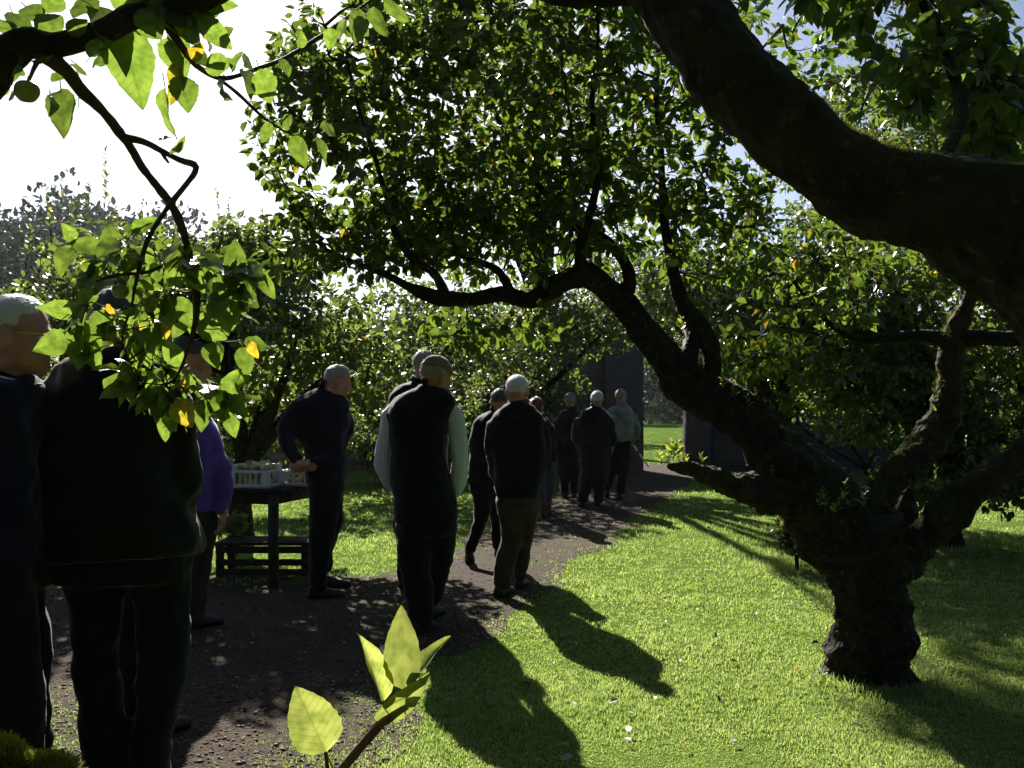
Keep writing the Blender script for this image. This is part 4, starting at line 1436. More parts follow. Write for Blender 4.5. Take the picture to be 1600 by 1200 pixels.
bg_tree("tall_tree", "leafy tree beyond the gateway in the brick wall", (2.6, 31), [(960, 420, 30.5, 90, 80, 2.0, 1), (1060, 450, 31, 90, 80, 2.0, 1), (1000, 520, 31, 80, 50, 1.8, .6)], 460, (.12, .18), 310, trunk_r=.2, group="trees beyond the wall", spacing=.09, span=.8, trunk_h=2.6)


bg_tree("tall_tree", "tall thin tree added behind the crown of the gnarled apple tree to shade the lawn", (.5, 21.8), [(790, 140, 20.6, 60, 80, 1.2, 1), (840, 90, 21, 55, 90, 1.2, 1), (750, 70, 20.8, 50, 70, 1.1, .8), (830, 230, 21.2, 60, 60, 1.2, .7), (690, -10, 20.6, 60, 60, 1.0, .8), (630, -40, 20.8, 55, 45, 1.0, .6), (900, 150, 20.8, 55, 90, 1.1, .9), (960, 230, 21, 50, 60, 1.0, .5)], 330, (.11, .17), 330, trunk_r=.16, group=None, spacing=.07, span=.7, trunk_h=3.2)  # added as a hidden shade caster for the right-hand lawn
bg_tree("tall_tree", "round headed tree on the lawn seen through the gateway", (.9, 45), [(830, 500, 45, 50, 60, 2.0, 1), (900, 520, 44, 40, 50, 1.8, 1), (1000, 540, 47, 40, 36, 1.6, .7)], 260, (.16, .24), 320, trunk_r=.2, group="trees beyond the wall", spacing=.1, span=.8, trunk_h=2.2)


def make_wood():
    """the distant wooded hillside reads as one mass"""
    r = np.random.default_rng(77)
    pos, ax, nm, sz = [], [], [], []
    mbt = MB()
    for i in range(96):
        n = 520
        if i < 30:                       # the rise on the left
            d = r.uniform(62, 105)
            px = r.uniform(-380, 420)
            topy = np.interp(px, [-380, 0, 90, 200, 270, 420], [250, 322, 300, 296, 340, 420]) + r.uniform(0, 40)
            top = W(px, topy, d)
            n = 2500 if px > -60 else 400
        elif i < 62:                     # beyond the wall
            d = r.uniform(75, 120)
            gpx = r.uniform(400, 2000) if i % 3 else r.uniform(930, 1150)
            top = W(gpx, 500 + r.uniform(-20, 40), d)
            n = 1400 if 900 < gpx < 1200 else 320
        else:                            # unseen ring of trees added behind the camera to cut sky fill
            a = math.radians(75 + 220 * (i - 62) / 33 + r.uniform(-3, 3))
            R = r.uniform(13, 20)
            top = np.array([math.sin(a) * R, math.cos(a) * R, r.uniform(10, 14)])
            d = 60
        hgt = top[2]
        rad = np.array([hgt * .36, hgt * .36, hgt * .52])
        if i >= 62:
            rad = np.array([3.2, 3.2, hgt * .5])
        c = top - np.array([0, 0, rad[2]])
        u = unit(r.normal(size=(n, 3)))
        lump = 1 + .22 * snoise(u * 1.0 + i, 2.6, 14, 3)
        p = c + u * rad * (lump * r.uniform(.7, 1.0, n))[:, None]
        pos.append(p)
        ax.append(unit(u + r.normal(size=(n, 3)) * .8))
        nm.append(unit(u + r.normal(size=(n, 3)) * .5))
        sz.append(r.uniform(.6, 1.3, n) * (d / 80 if n < 1000 else d / 170 if n < 2000 else d / 125))
        tube(mbt, np.array([(c[0], c[1], -.2), (c[0] + .2, c[1], c[2] * .5), (c[0], c[1], c[2])]), np.array([.35, .28, .15]) * hgt / 12, 6)
    V, ax, nm, sz = np.vstack(pos), np.vstack(ax), np.vstack(nm), np.concatenate(sz)
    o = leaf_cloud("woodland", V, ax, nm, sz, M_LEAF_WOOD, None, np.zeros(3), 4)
    tag(o, "hazy dark wood on the rise beyond the orchard, with unseen trees added behind the camera", "woodland")
    return o


make_wood()

# ------------------------------------------------------------------ people
def cloth(name, c, rough=.85, sheen=.16, bump=.35, bscale=220, vary=.35):
    return surf(name, [v * (1 - vary) for v in c], [v * (1 + vary) for v in c], 9, rough, bump, bscale, sheen=sheen, spec=.1, dist=.004)


C_NAVY = cloth("navy_cloth", (.006, .006, .013))
C_NAVY2 = cloth("blue_navy_cloth", (.005, .006, .022))
C_BLACK = cloth("black_cloth", (.0045, .0042, .005))
C_GREENBLACK = cloth("waxed_green_cloth", (.0045, .006, .004), .6, .2)
C_JEANS = cloth("dark_denim", (.006, .007, .013), .9)
C_JEANS_PALE = cloth("mid_denim", (.06, .075, .13), .9)
C_PURPLE = cloth("purple_fleece", (.09, .05, .30), .95, .5)
C_OLIVE = cloth("olive_cotton", (.040, .033, .020), .9)
C_GREYGREEN = cloth("grey_green_cotton", (.035, .033, .026), .9)
C_GREY = cloth("grey_shirt_cotton", (.20, .21, .21), .9)
C_KHAKI = cloth("khaki_cotton", (.16, .13, .085), .9)
C_SHOE = surf("dark_leather", (.008, .007, .006), (.02, .016, .013), 12, .5, .2, 90)
C_BOOT = surf("brown_leather", (.07, .028, .015), (.11, .045, .022), 12, .55, .2, 90)
C_PIPING = cloth("white_piping", (.6, .6, .62))


def stripe_mat():
    m, nt, out = new_mat("striped_shirt_cotton")
    tc = nd(nt, "ShaderNodeTexCoord")
    w = nd(nt, "ShaderNodeTexWave", wave_type='BANDS', bands_direction='X')
    w.inputs['Scale'].default_value = 32
    w.inputs['Distortion'].default_value = 1.2
    w.inputs['Detail Scale'].default_value = .6
    nt.links.new(tc.outputs['Object'], w.inputs['Vector'])
    r = ramp(nt, [(.35, (.34, .40, .58)), (.6, (.74, .76, .80))])
    nt.links.new(w.outputs[0], r.inputs[0])
    b = nd(nt, "ShaderNodeBsdfPrincipled")
    b.inputs['Roughness'].default_value = .9
    nt.links.new(r.outputs[0], b.inputs['Base Color'])
    nt.links.new(b.outputs[0], out.inputs[0])
    return m


C_STRIPE = stripe_mat()


def skin_mat():
    m, nt, out = new_mat("skin")
    tc = nd(nt, "ShaderNodeTexCoord")
    n = nd(nt, "ShaderNodeTexNoise")
    n.inputs['Scale'].default_value = 16
    n.inputs['Detail'].default_value = 5
    nt.links.new(tc.outputs['Object'], n.inputs['Vector'])
    r = ramp(nt, [(.3, (.34, .15, .10)), (.7, (.50, .25, .18))])
    nt.links.new(n.outputs[0], r.inputs[0])
    b = nd(nt, "ShaderNodeBsdfPrincipled")
    b.inputs['Roughness'].default_value = .5
    b.inputs['Subsurface Weight'].default_value = .15
    b.inputs['Subsurface Radius'].default_value = (.02, .008, .005)
    nt.links.new(r.outputs[0], b.inputs['Base Color'])
    nt.links.new(b.outputs[0], out.inputs[0])
    return m


C_SKIN = skin_mat()


def hair_mat(name, c):
    m, nt, out = new_mat(name)
    g = nd(nt, "ShaderNodeNewGeometry")
    r = ramp(nt, [(0, [v * .6 for v in c]), (1, [min(1, v * 1.25) for v in c])])
    nt.links.new(g.outputs['Random Per Island'], r.inputs[0])
    b = nd(nt, "ShaderNodeBsdfPrincipled")
    b.inputs['Roughness'].default_value = .45
    b.inputs['Sheen Weight'].default_value = .3
    t = nd(nt, "ShaderNodeBsdfTranslucent")
    mx = nd(nt, "ShaderNodeMixShader")
    mx.inputs[0].default_value = .3
    nt.links.new(r.outputs[0], b.inputs['Base Color'])
    nt.links.new(r.outputs[0], t.inputs['Color'])
    nt.links.new(b.outputs[0], mx.inputs[1])
    nt.links.new(t.outputs[0], mx.inputs[2])
    nt.links.new(mx.outputs[0], out.inputs[0])
    return m


H_WHITE = hair_mat("white_hair", (.78, .77, .74))
H_GREY = hair_mat("grey_hair", (.40, .38, .36))
H_DARK = hair_mat("dark_grey_hair", (.09, .08, .075))
H_AUBURN = hair_mat("auburn_hair", (.16, .05, .022))


def head_frame(yaw, pitch, roll=0):
    y, p = math.radians(yaw), math.radians(pitch)
    f = np.array([math.sin(y) * math.cos(p), math.cos(y) * math.cos(p), math.sin(p)])
    r = np.array([math.cos(y), -math.sin(y), 0])
    u = np.cross(r, f)
    if roll:
        a = math.radians(roll)
        r, u = r * math.cos(a) + u * math.sin(a), u * math.cos(a) - r * math.sin(a)
    return np.stack([r, f, u], -1)


CRAN_C, CRAN_R = np.array([0, -.012, .032]), np.array([.077, .099, .092])


def head_prims(mb, c, M, s):
    def e(p, r):
        ellipsoid(mb, c + M @ (np.array(p) * s), np.array(r) * s, M)
    e(CRAN_C, CRAN_R)
    e((0, .028, -.028), (.065, .070, .078))
    e((0, .040, -.075), (.050, .052, .042))
    e((0, .074, -.103), (.022, .020, .017))
    e((0, .082, .022), (.046, .018, .014))
    e((0, .090, -.008), (.011, .018, .034))
    e((0, .108, -.030), (.016, .020, .014))
    e((0, .086, -.066), (.024, .013, .009))
    e((0, .083, -.080), (.021, .012, .009))
    for sx in (-1, 1):
        e((sx * .040, .062, -.030), (.022, .024, .024))
        e((sx * .087, -.014, -.006), (.016, .022, .037))
        e((sx * .074, -.004, -.026), (.010, .014, .014))
        e((sx * .048, -.004, -.072), (.022, .04, .03))


def hair_mask(u, style):
    sg = lambda v, k=14: 1 / (1 + np.exp(-np.clip(k * v, -40, 40)))
    top = sg(u[:, 2] - .45) * sg(.74 - u[:, 1])
    side = sg(.30 - u[:, 1]) * sg(u[:, 2] + .05)
    back = sg(-.22 - u[:, 1]) * sg(u[:, 2] + .40)
    if style == 'thin':
        top = top * sg(.2 - u[:, 1])
    if style == 'long':
        side = sg(.30 - u[:, 1]) * sg(u[:, 2] + .9)
        back = sg(.0 - u[:, 1])
    ear = sg(.20 - np.hypot((u[:, 1] + .02) * 1.0, (u[:, 2] + .38) * .8)) * sg(np.abs(u[:, 0]) - .6)
    return np.clip(np.maximum(np.maximum(top, side), back) - ear, 0, 1)


def make_hair(root, org, c, M, s, mat, style, d, seed, thick=.011, nstr=900):
    mb = MB()
    ellipsoid(mb, (0, 0, 0), (1, 1, 1), None, 36, 24)
    V, fs = mb.arrays()
    u = unit(V)
    m = hair_mask(u, style)
    th = thick * (1.8 if style == 'long' else 1)
    off = th * m - .014 * (1 - m) + m * .004 * snoise(u * 3, 2.0, seed, 3)
    P = CRAN_C + u * (CRAN_R + off[:, None])
    if style == 'long':
        P[:, 2] -= .07 * np.clip(-u[:, 2], 0, 1) * m
        P += u * (m * .012 * snoise(u * 5, 2.0, seed + 3, 2))[:, None]
    Pw = c + (P * s) @ M.T
    o = link("hair", mesh_np("hair", Pw - org, fs), mat, root)
    r = np.random.default_rng(seed)
    uu = unit(r.normal(size=(nstr * 4, 3)))
    mm = hair_mask(uu, style)
    uu = uu[mm > .55][:nstr]
    n = len(uu)
    p0 = CRAN_C + uu * (CRAN_R + th * .9)
    fl = np.array([0, -.55, -.75]) + r.normal(size=(n, 3)) * .35
    t = unit(fl - uu * (fl * uu).sum(-1, keepdims=True))
    L = r.uniform(.015, .035, n)[:, None] * (1.6 if style == 'long' else 1)
    w = max(.0010, d * .00025)
    sd = unit(np.cross(uu, t)) * w
    p1 = p0 + t * L + uu * (.003 + r.random((n, 1)) * .006)
    Vs = np.stack([p0 - sd, p0 + sd, p1], 1).reshape(-1, 3)
    Vw = c + (Vs * s) @ M.T
    tag(link("hair_strands", mesh_np("hair_strands", Vw - org, np.arange(n * 3).reshape(-1, 3)), mat, o), kind="stuff")


def make_cap(root, org, c, M, s, mat, flat=False, brim=.085, thick=.018):
    mb = MB()
    ellipsoid(mb, (0, 0, 0), (1, 1, 1), None, 40, 28)
    V, fs = mb.arrays()
    u = unit(V)
    k = 1 / (1 + np.exp(-22 * (u[:, 2] - .10 + .12 * u[:, 1])))
    off = thick * k - .02 * (1 - k) + .003 * snoise(u * 3, 2, 5, 2) * k
    P = CRAN_C + u * (CRAN_R + off[:, None])
    if flat:
        P[:, 2] -= .02 * np.clip(u[:, 2] - .5, 0, 1)
        P[:, 1] += .018 * k
        P[:, :2] *= 1 + .06 * k[:, None]
    cap_o = link("cap", mesh_np("cap", c + (P * s) @ M.T - org, fs), mat, root)
    b = MB()
    na, nr = 15, 4
    for lay in (0, 1):
        rows = []
        for i in range(nr):
            for j in range(na):
                a = math.radians(-62 + 124 * j / (na - 1))
                q = i / (nr - 1)
                rx, ry = CRAN_R[0] + thick - .004, CRAN_R[1] + thick - .006
                ext = brim * q * max(.0, math.cos(a * 1.25)) ** .6
                rows.append((math.sin(a) * rx, CRAN_C[1] + math.cos(a) * ry + ext, CRAN_C[2] + .008 - .25 * ext - .10 * (math.sin(a) ** 2) * brim - lay * .005))
        F = []
        for i in range(nr - 1):
            for j in range(na - 1):
                x = i * na + j
                F.append((x, x + 1, x + na + 1, x + na) if lay == 0 else (x, x + na, x + na + 1, x + 1))
        b.add(c + (np.array(rows) * s) @ M.T, F)
    link("cap_brim", b.mesh("cap_brim", org), mat, cap_o)


def hand(mb, w, dvec, palm, side, s=1.0, curl=.5):
    """palm, four unequal bent fingers and a thumb leaving the side of the palm"""
    dv = unit(dvec)
    pn = unit(np.asarray(palm, float) - dv * np.dot(palm, dv))
    sd = np.cross(dv, pn) * side
    M = np.stack([sd, dv, pn], -1)
    ellipsoid(mb, w + dv * .045 * s, np.array((.040, .055, .017)) * s, M, 12, 8)
    tube(mb, np.array([w - dv * .03, w, w + dv * .02]), np.array([.026, .026, .028]) * s, 8)
    for k, (off, ln) in enumerate(((.030, .070), (.010, .078), (-.010, .073), (-.030, .058))):
        b0 = w + dv * .085 * s + sd * off * s
        c1 = curl * (1 + .12 * k)
        p1 = b0 + (dv * math.cos(c1 * .5) + pn * math.sin(c1 * .5)) * ln * .45 * s
        p2 = p1 + (dv * math.cos(c1 * 1.3) + pn * math.sin(c1 * 1.3)) * ln * .33 * s
        p3 = p2 + (dv * math.cos(c1 * 2.0) + pn * math.sin(c1 * 2.0)) * ln * .25 * s
        tube(mb, catmull(np.array([b0 - dv * .02 * s, b0, p1, p2, p3]), .012), np.full(len(catmull(np.array([b0 - dv * .02 * s, b0, p1, p2, p3]), .012)), .0088 * s), 7)
    t0 = w + dv * .025 * s + sd * .032 * s
    t1 = t0 + (dv * .6 + sd * .6 + pn * .3) * .042 * s
    t2 = t1 + (dv * .9 + pn * .35) * .030 * s
    tube(mb, catmull(np.array([t0 - sd * .01, t0, t1, t2]), .012), np.full(len(catmull(np.array([t0 - sd * .01, t0, t1, t2]), .012)), .0105 * s), 7)


def shoe_mesh(pos, ang, org, s=1.0, boot=0.0, pitch=0.0):
    """ang: toe direction, 0 = away from the camera, 90 = to the right"""
    mb = MB()
    a = math.radians(ang)
    f = np.array([math.sin(a), math.cos(a), 0])
    r = np.array([math.cos(a), -math.sin(a), 0])
    prof = [(-.075, .030, .085), (-.06, .038, .10), (-.02, .040, .105), (.03, .040, .095), (.08, .046, .075), (.13, .050, .062), (.17, .046, .054), (.195, .034, .045), (.207, .012, .03)]
    n = 14
    t = np.linspace(0, 2 * math.pi, n, endpoint=False)
    V = []
    for x, w, h in prof:
        ct, st = np.cos(t), np.sin(t)
        y = np.sign(ct) * np.abs(ct) ** .75 * w
        z = h / 2 + np.sign(st) * np.abs(st) ** .6 * h / 2
        y = y * np.where(z > h * .6, .82, 1.0)
        V.append(np.c_[np.full(n, x), y, z])
    V = np.vstack(V) * s
    if pitch:
        p = math.radians(pitch)
        X, Z = V[:, 0] - .13 * s, V[:, 2]
        V = np.c_[X * math.cos(p) + Z * math.sin(p) * 1.0 + .13 * s, V[:, 1], np.maximum(-X * math.sin(p), 0) * 1.0 + Z * math.cos(p)]
    P = np.asarray(pos) + V[:, :1] * f + V[:, 1:2] * r + V[:, 2:3] * np.array([0, 0, 1])
    m = len(prof)
    i = np.arange(m - 1)[:, None] * n
    j = np.arange(n)[None, :]
    j2 = (j + 1) % n
    F = np.stack([i + j, i + j2, i + n + j2, i + n + j], -1).reshape(-1, 4)
    P = np.vstack([P, P[:n].mean(0), P[-n:].mean(0)])
    F3 = [(m * n, (k + 1) % n, k) for k in range(n)] + [(m * n + 1, (m - 1) * n + k, (m - 1) * n + (k + 1) % n) for k in range(n)]
    mb.add(P, F, F3)
    if boot:
        b = np.asarray(pos, float)
        tube(mb, np.array([b + (0, 0, .05), b + (0, 0, boot * .6), b + (0, 0, boot)]), np.array([.045, .052, .062]) * s, 12)
    return mb.mesh("shoe", org)


def tube_px(mb, rows, d, k=1.0, sides=14, step=.03):
    """rows: (px,py,r_px,dy)"""
    P = np.array([np.append(W(a, b, d + (e[0] if e else 0)), r / FPX * d * k) for a, b, r, *e in rows])
    Q = catmull(P, step)
    tube(mb, Q[:, :3], np.maximum(Q[:, 3], .004), sides)
    return P


def torso_px(mb, rows, d, k=1.0):
    """rows: (px,py,halfwidth_px,half_depth_m,dy)"""
    R = []
    for a, b, hw, dep, *e in rows:
        p = W(a, b, d + (e[0] if e else 0))
        R.append((p[0], p[1], p[2], hw / FPX * d * k, dep * k))
    R = np.array(R)[::-1]
    R = catmull(np.c_[R[:, :3], R[:, 3:]], .03)
    loft(mb, R, 26, 2.5)


def crease(V, N, amp, seed, d, vertical=1.0):
    """cloth folds pushed into the surface"""
    q = V * np.array([1, 1, .55 * vertical])
    f = snoise(q + np.stack([V[:, 2] * .35, V[:, 2] * 0, V[:, 0] * .4], -1), 7.5, seed, 3)
    g = snoise(V * np.array([.6, .6, 1.5]), 9.0, seed + 1, 2)
    h = snoise(V * np.array([.8, .8, 1.0]) + np.stack([V[:, 2] * .6, V[:, 2] * 0, -V[:, 0] * .6], -1), 5.0, seed + 2, 2)
    e = .45 - np.abs(snoise(V * np.array([1, 1, .8]) + np.stack([V[:, 2] * .5, V[:, 2] * 0, V[:, 0] * .7], -1), 13.0, seed + 4, 2))
    return V + N * (amp * np.clip(.7 * f + .6 * g + 1.2 * (.42 - np.abs(h)) + .6 * e + .15, -.9, 2.0))[:, None]


def person(d, label, torso, arms, legs, head, top, trousers, hair, shoes, hands=(), cap=None, vest=None, seed=1, group="visitors walking through the orchard", neck=None, jacket_name="jacket", collar=True, boots=None, fold=.013):
    x0 = W(head[0], head[1], d)
    org = np.array([W(torso[-1][0], torso[-1][1], d)[0], d, 0.0])
    root = empty("person", org, label, "person", group)
    vox = float(np.clip(d * .0018, .0075, .0155))
    hy, hp, hs = head[2], head[3], head[4]
    M = head_frame(hy, hp, head[5] if len(head) > 5 else 0)
    hc = W(head[0], head[1], d + (head[6] if len(head) > 6 else 0))
    # body: one continuous skin from head to ankles
    mb = MB()
    head_prims(mb, hc, M, hs)
    tt = W(torso[0][0], torso[0][1], d + (torso[0][4] if len(torso[0]) > 4 else 0))
    nk = hc + M @ (np.array([0, -.022, -.055]) * hs)
    tube(mb, catmull(np.array([nk, nk * .45 + tt * .55 + np.array([0, 0, 0.0]), tt - np.array([0, 0, .07])]), .02), np.full(len(catmull(np.array([nk, nk * .45 + tt * .55, tt - np.array([0, 0, .07])]), .02)), .058 * hs), 14)
    torso_px(mb, torso[:-1], d, .70)
    for a in arms:
        tube_px(mb, a, d, .55, 10)
    hipz = W(torso[-1][0], torso[-1][1], d)
    for l in legs:
        tube_px(mb, l, d, .55, 10)
    V, N, F4, F3 = remesh(mb, vox, 3, .45)
    out = MB().add(V, F4, F3)
    for (px, py, dy, dv, pn, side, curl) in hands:
        hand(out, W(px, py, d + dy), np.array(dv, float), np.array(pn, float), side, 1.0, curl)
    link("body", out.mesh("body", org), C_SKIN, root)
    # upper garment
    made = {}

    def garment(name, build, mat, amp, sm=4):
        g = MB()
        build(g)
        V, N, F4, F3 = remesh(g, vox * 1.75, max(1, sm - 2), .5)
        V = crease(V, N, amp, seed + 7, d)
        made[name] = link(name, MB().add(V, F4, F3).mesh(name, org), mat, root)

    def b_torso(g):
        torso_px(g, torso, d, 1.0)

    def b_arms(g):
        for a in arms:
            tube_px(g, a, d, 1.0)
    if vest is not None:
        garment("vest", b_torso, vest, fold)
        for a in arms:
            garment("shirt_sleeve", lambda g, a=a: tube_px(g, a, d, 1.0), top, fold * .8, 3)
    else:
        garment(jacket_name, lambda g: (b_torso(g), b_arms(g)), top, fold)

    def b_legs(g):
        for l in legs:
            tube_px(g, l, d, 1.0)
        a, b, hw, dep, *e = torso[-1]
        torso_px(g, [(a, b - 30 * 3.4 / d, hw * .86, dep * .86, *(e or [0])), (a, b, hw * .90, dep * .86, *(e or [0])), (a, b + 40 * 3.4 / d, hw * .82, dep * .78, *(e or [0]))], d)
    garment("trousers", b_legs, trousers, fold * .8)
    if collar:
        ax = unit(nk - tt)
        cc = tt * .88 + nk * .12
        e1 = unit(np.cross(ax, [0, 1, 0.01]))
        e2 = np.cross(ax, e1)
        an = np.linspace(0, 2 * math.pi, 25)
        fw = np.array(M[:, 1])
        ring = cc + (np.cos(an)[:, None] * e1 + np.sin(an)[:, None] * e2) * .072 * hs
        ring = ring - ax * (.016 * ((ring - cc) @ fw / .072))[:, None]
        g = MB()
        tube(g, ring - ax * .012, np.full(25, .016), 8, cap=False)
        tube(g, ring + ax * .008, np.full(25, .011), 8, cap=False)
        link("collar", g.mesh("collar", org), vest or top, made.get("vest") or made[jacket_name])
    for (px, dy, ang, *pt) in shoes:
        p = W(px, HY, d + dy)
        p[2] = 0.004
        link("shoe", shoe_mesh(p, ang, org, 1.0, boots or 0, pt[0] if pt else 0), C_BOOT if boots else C_SHOE, root)
    if hair:
        make_hair(root, org, hc, M, hs, hair[0], hair[1], d, seed + 3)
    if cap:
        make_cap(root, org, hc, M, hs, cap[0], cap[1])
    return root, org, hc, M, hs


# far left, in profile, glasses
r1, o1, h1_, M1, s1 = person(3.2, "white haired person in glasses and navy jacket with white collar piping, in profile",
    [(12, 592, 34, .075), (2, 606, 58, .16), (-14, 635, 74, .23), (-20, 690, 80, .25), (-18, 760, 80, .25), (-10, 830, 80, .24), (-5, 875, 82, .24)],
    [[(-40, 640, 44, -.16), (-60, 760, 38, -.16), (-40, 850, 30, -.12), (-20, 890, 24, -.1)], [(0, 640, 44, .2), (20, 760, 36, .22), (48, 850, 28, .15)]],
    [[(-12, 880, 58, -.09), (6, 1000, 50, -.10), (20, 1120, 42, -.08), (15, 1290, 34, -.08), (10, 1340, 30, -.08)], [(10, 880, 56, .10), (30, 1000, 48, .12), (36, 1120, 42, .12), (40, 1290, 34, .12), (40, 1340, 30, .12)]],
    (31, 527, 82, -4, .98), C_NAVY2, C_JEANS, (H_WHITE, 'full'), [(15, -.08, 85), (45, .12, 85)], seed=11)
g_ = MB()
an_ = np.linspace(-2.4, 1.0, 26)
tt_ = W(12, 592, 3.2)
tube(g_, np.c_[tt_[0] + .094 * np.cos(an_), tt_[1] + .100 * np.sin(an_), tt_[2] + .012 - .028 * np.cos(an_)], np.full(26, .0035), 6)
link("collar_piping", g_.mesh("collar_piping", o1), C_PIPING, next(c for c in r1.children if c.name.startswith("jacket")))


def glasses(root, org, c, M, s):
    mf = surf("gold_metal", (.55, .42, .2), (.65, .5, .25), 8, .3, 0)
    mf.node_tree.nodes["Principled BSDF"].inputs['Metallic'].default_value = .8
    g = MB()
    loc = lambda p: c + M @ (np.array(p) * s)
    for sx in (-1, 1):
        tube(g, np.array([loc((sx * .080, -.012, .012)), loc((sx * .078, .04, .012)), loc((sx * .066, .098, .012))]), np.full(3, .0022), 6)
        a = np.linspace(0, 2 * math.pi, 21)
        tube(g, np.array([loc((sx * .034 + .028 * math.cos(t), .105 - .012 * abs(math.cos(t)), -.006 + .020 * math.sin(t))) for t in a]), np.full(21, .0018), 6, cap=False)
    tube(g, np.array([loc((-.008, .107, .003)), loc((0, .111, .006)), loc((.008, .107, .003))]), np.full(3, .0018), 6)
    gl = link("glasses", g.mesh("glasses", org), mf, root)
    ml, nt, out = new_mat("spectacle_glass")
    b = nd(nt, "ShaderNodeBsdfGlass")
    b.inputs['IOR'].default_value = 1.05
    b.inputs['Roughness'].default_value = .0
    nt.links.new(b.outputs[0], out.inputs[0])
    me_eye = None
    for sx in (-1, 1):
        q = MB()
        ellipsoid(q, loc((sx * .034, .103, -.006)), np.array((.026, .0015, .018)) * s, M, 14, 8)
        link("lens", q.mesh("lens", org), ml, gl)
        q = MB()
        ellipsoid(q, loc((sx * .033, .073, -.004)), np.array((.014, .012, .012)) * s, M, 12, 8)
        link("eye", q.mesh("eye", org), surf("eye_white", (.6, .58, .55), (.7, .68, .65), 5, .2, 0), root)


glasses(r1, o1, h1_, M1, s1)

# tall person, back to the camera
person(3.4, "tall person in long black-green jacket and dark jeans seen from behind, legs apart",
    [(183, 545, 32, .075), (181, 558, 58, .11), (179, 574, 90, .14), (176, 598, 108, .17), (174, 640, 117, .19), (173, 700, 120, .20), (174, 770, 123, .21), (178, 830, 130, .21), (180, 866, 133, .21)],
    [[(92, 622, 40, 0), (76, 730, 34, -.02), (82, 800, 30, .08), (105, 850, 24, .2)], [(262, 622, 40, 0), (276, 730, 34, -.02), (280, 800, 30, .08), (262, 850, 24, .2)]],
    [[(142, 850, 58, 0), (150, 930, 44, 0), (150, 1030, 35, 0), (160, 1140, 37, .02), (163, 1250, 34, .03), (164, 1320, 31, .03)], [(240, 850, 56, 0), (250, 930, 45, 0), (254, 1030, 36, 0), (238, 1140, 33, .02), (232, 1250, 33, .03), (232, 1320, 31, .03)]],
    (186, 512, 8, -3, .98), C_GREENBLACK, C_JEANS, (H_DARK, 'full'), [(164, .03, -6), (232, .03, 8)], seed=21, fold=.012)

# half hidden, dark cap
person(4.6, "person in dark cap leaning over, half hidden behind the hanging leaves",
    [(270, 606, 22, .07), (255, 622, 44, .12), (238, 645, 58, .16), (228, 700, 62, .19), (224, 780, 62, .19), (222, 840, 62, .18)],
    [[(190, 655, 24, 0), (182, 740, 20, .05), (195, 800, 17, .15)], [(275, 655, 22, 0), (272, 740, 19, .08), (255, 800, 16, .18)]],
    [[(205, 830, 30, 0), (203, 960, 22, 0), (203, 1080, 20, 0), (203, 1140, 18, 0)], [(240, 830, 30, 0), (244, 960, 22, 0), (240, 1080, 20, 0), (238, 1140, 18, 0)]],
    (302, 562, 25, -22, 1.0), C_NAVY, C_JEANS, (H_DARK, 'full'), [(203, 0, 20), (239, 0, 30)], cap=(C_BLACK, False), seed=31)

# purple fleece beside the table
person(6.8, "person in purple fleece and grey-green trousers beside the fruit table",
    [(302, 646, 14, .07), (303, 654, 24, .10), (303, 668, 35, .13), (302, 700, 37, .15), (301, 740, 38, .16), (300, 775, 40, .17), (300, 795, 41, .17)],
    [[(327, 674, 14, 0), (342, 714, 13, 0), (349, 750, 12, -.02), (350, 800, 9.5, -.05)], [(276, 674, 13, 0), (268, 720, 12, 0), (270, 790, 9, .05)]],
    [[(286, 800, 22, 0), (284, 870, 17, 0), (280, 930, 14, 0), (279, 975, 12, 0)], [(318, 800, 22, 0), (318, 860, 17, .03), (310, 920, 14, .05), (306, 972, 12, .05)]],
    (298, 614, 40, -6, .95), C_PURPLE, C_GREYGREEN, (H_GREY, 'full'), [(279, 0, 30), (306, .05, 40)], hands=[(350, 802, -.05, (-.15, .1, -1), (-1, 0, 0), 1, .5)], seed=41, collar=True)

# stooping, hands clasped behind the back
person(7.95, "grey haired person stooping in navy jacket with hands clasped behind the back",
    [(510, 607, 15, .07, .03), (507, 614, 28, .11, .02), (502, 626, 40, .15), (500, 645, 45, .19), (502, 668, 41, .21), (506, 692, 35, .20), (509, 716, 32, .20), (511, 738, 31, .20), (511, 756, 31, .19)],
    [[(470, 634, 17, -.08), (453, 658, 15, -.14), (447, 682, 13, -.18), (454, 704, 10, -.24), (466, 720, 8, -.26)], [(535, 640, 15, .15), (538, 680, 12, .1), (520, 712, 10, -.12), (492, 722, 8, -.25), (478, 725, 7.5, -.27)]],
    [[(508, 758, 27, -.05), (506, 800, 24, -.06), (502, 845, 18, -.05), (498, 890, 14, -.04), (497, 920, 13, -.04)], [(514, 758, 25, .1), (515, 800, 22, .13), (508, 850, 16, .3), (508, 890, 13, .4)]],
    (529, 597, 72, -16, .98), C_NAVY, C_JEANS, (H_GREY, 'full'), [(497, -.04, 70), (509, .42, 72)],
    hands=[(468, 722, -.26, (.75, -.1, -.35), (0, .6, .5), -1, 1.0), (478, 724, -.28, (-.75, -.1, -.35), (0, .6, .4), 1, 1.0)], seed=51)

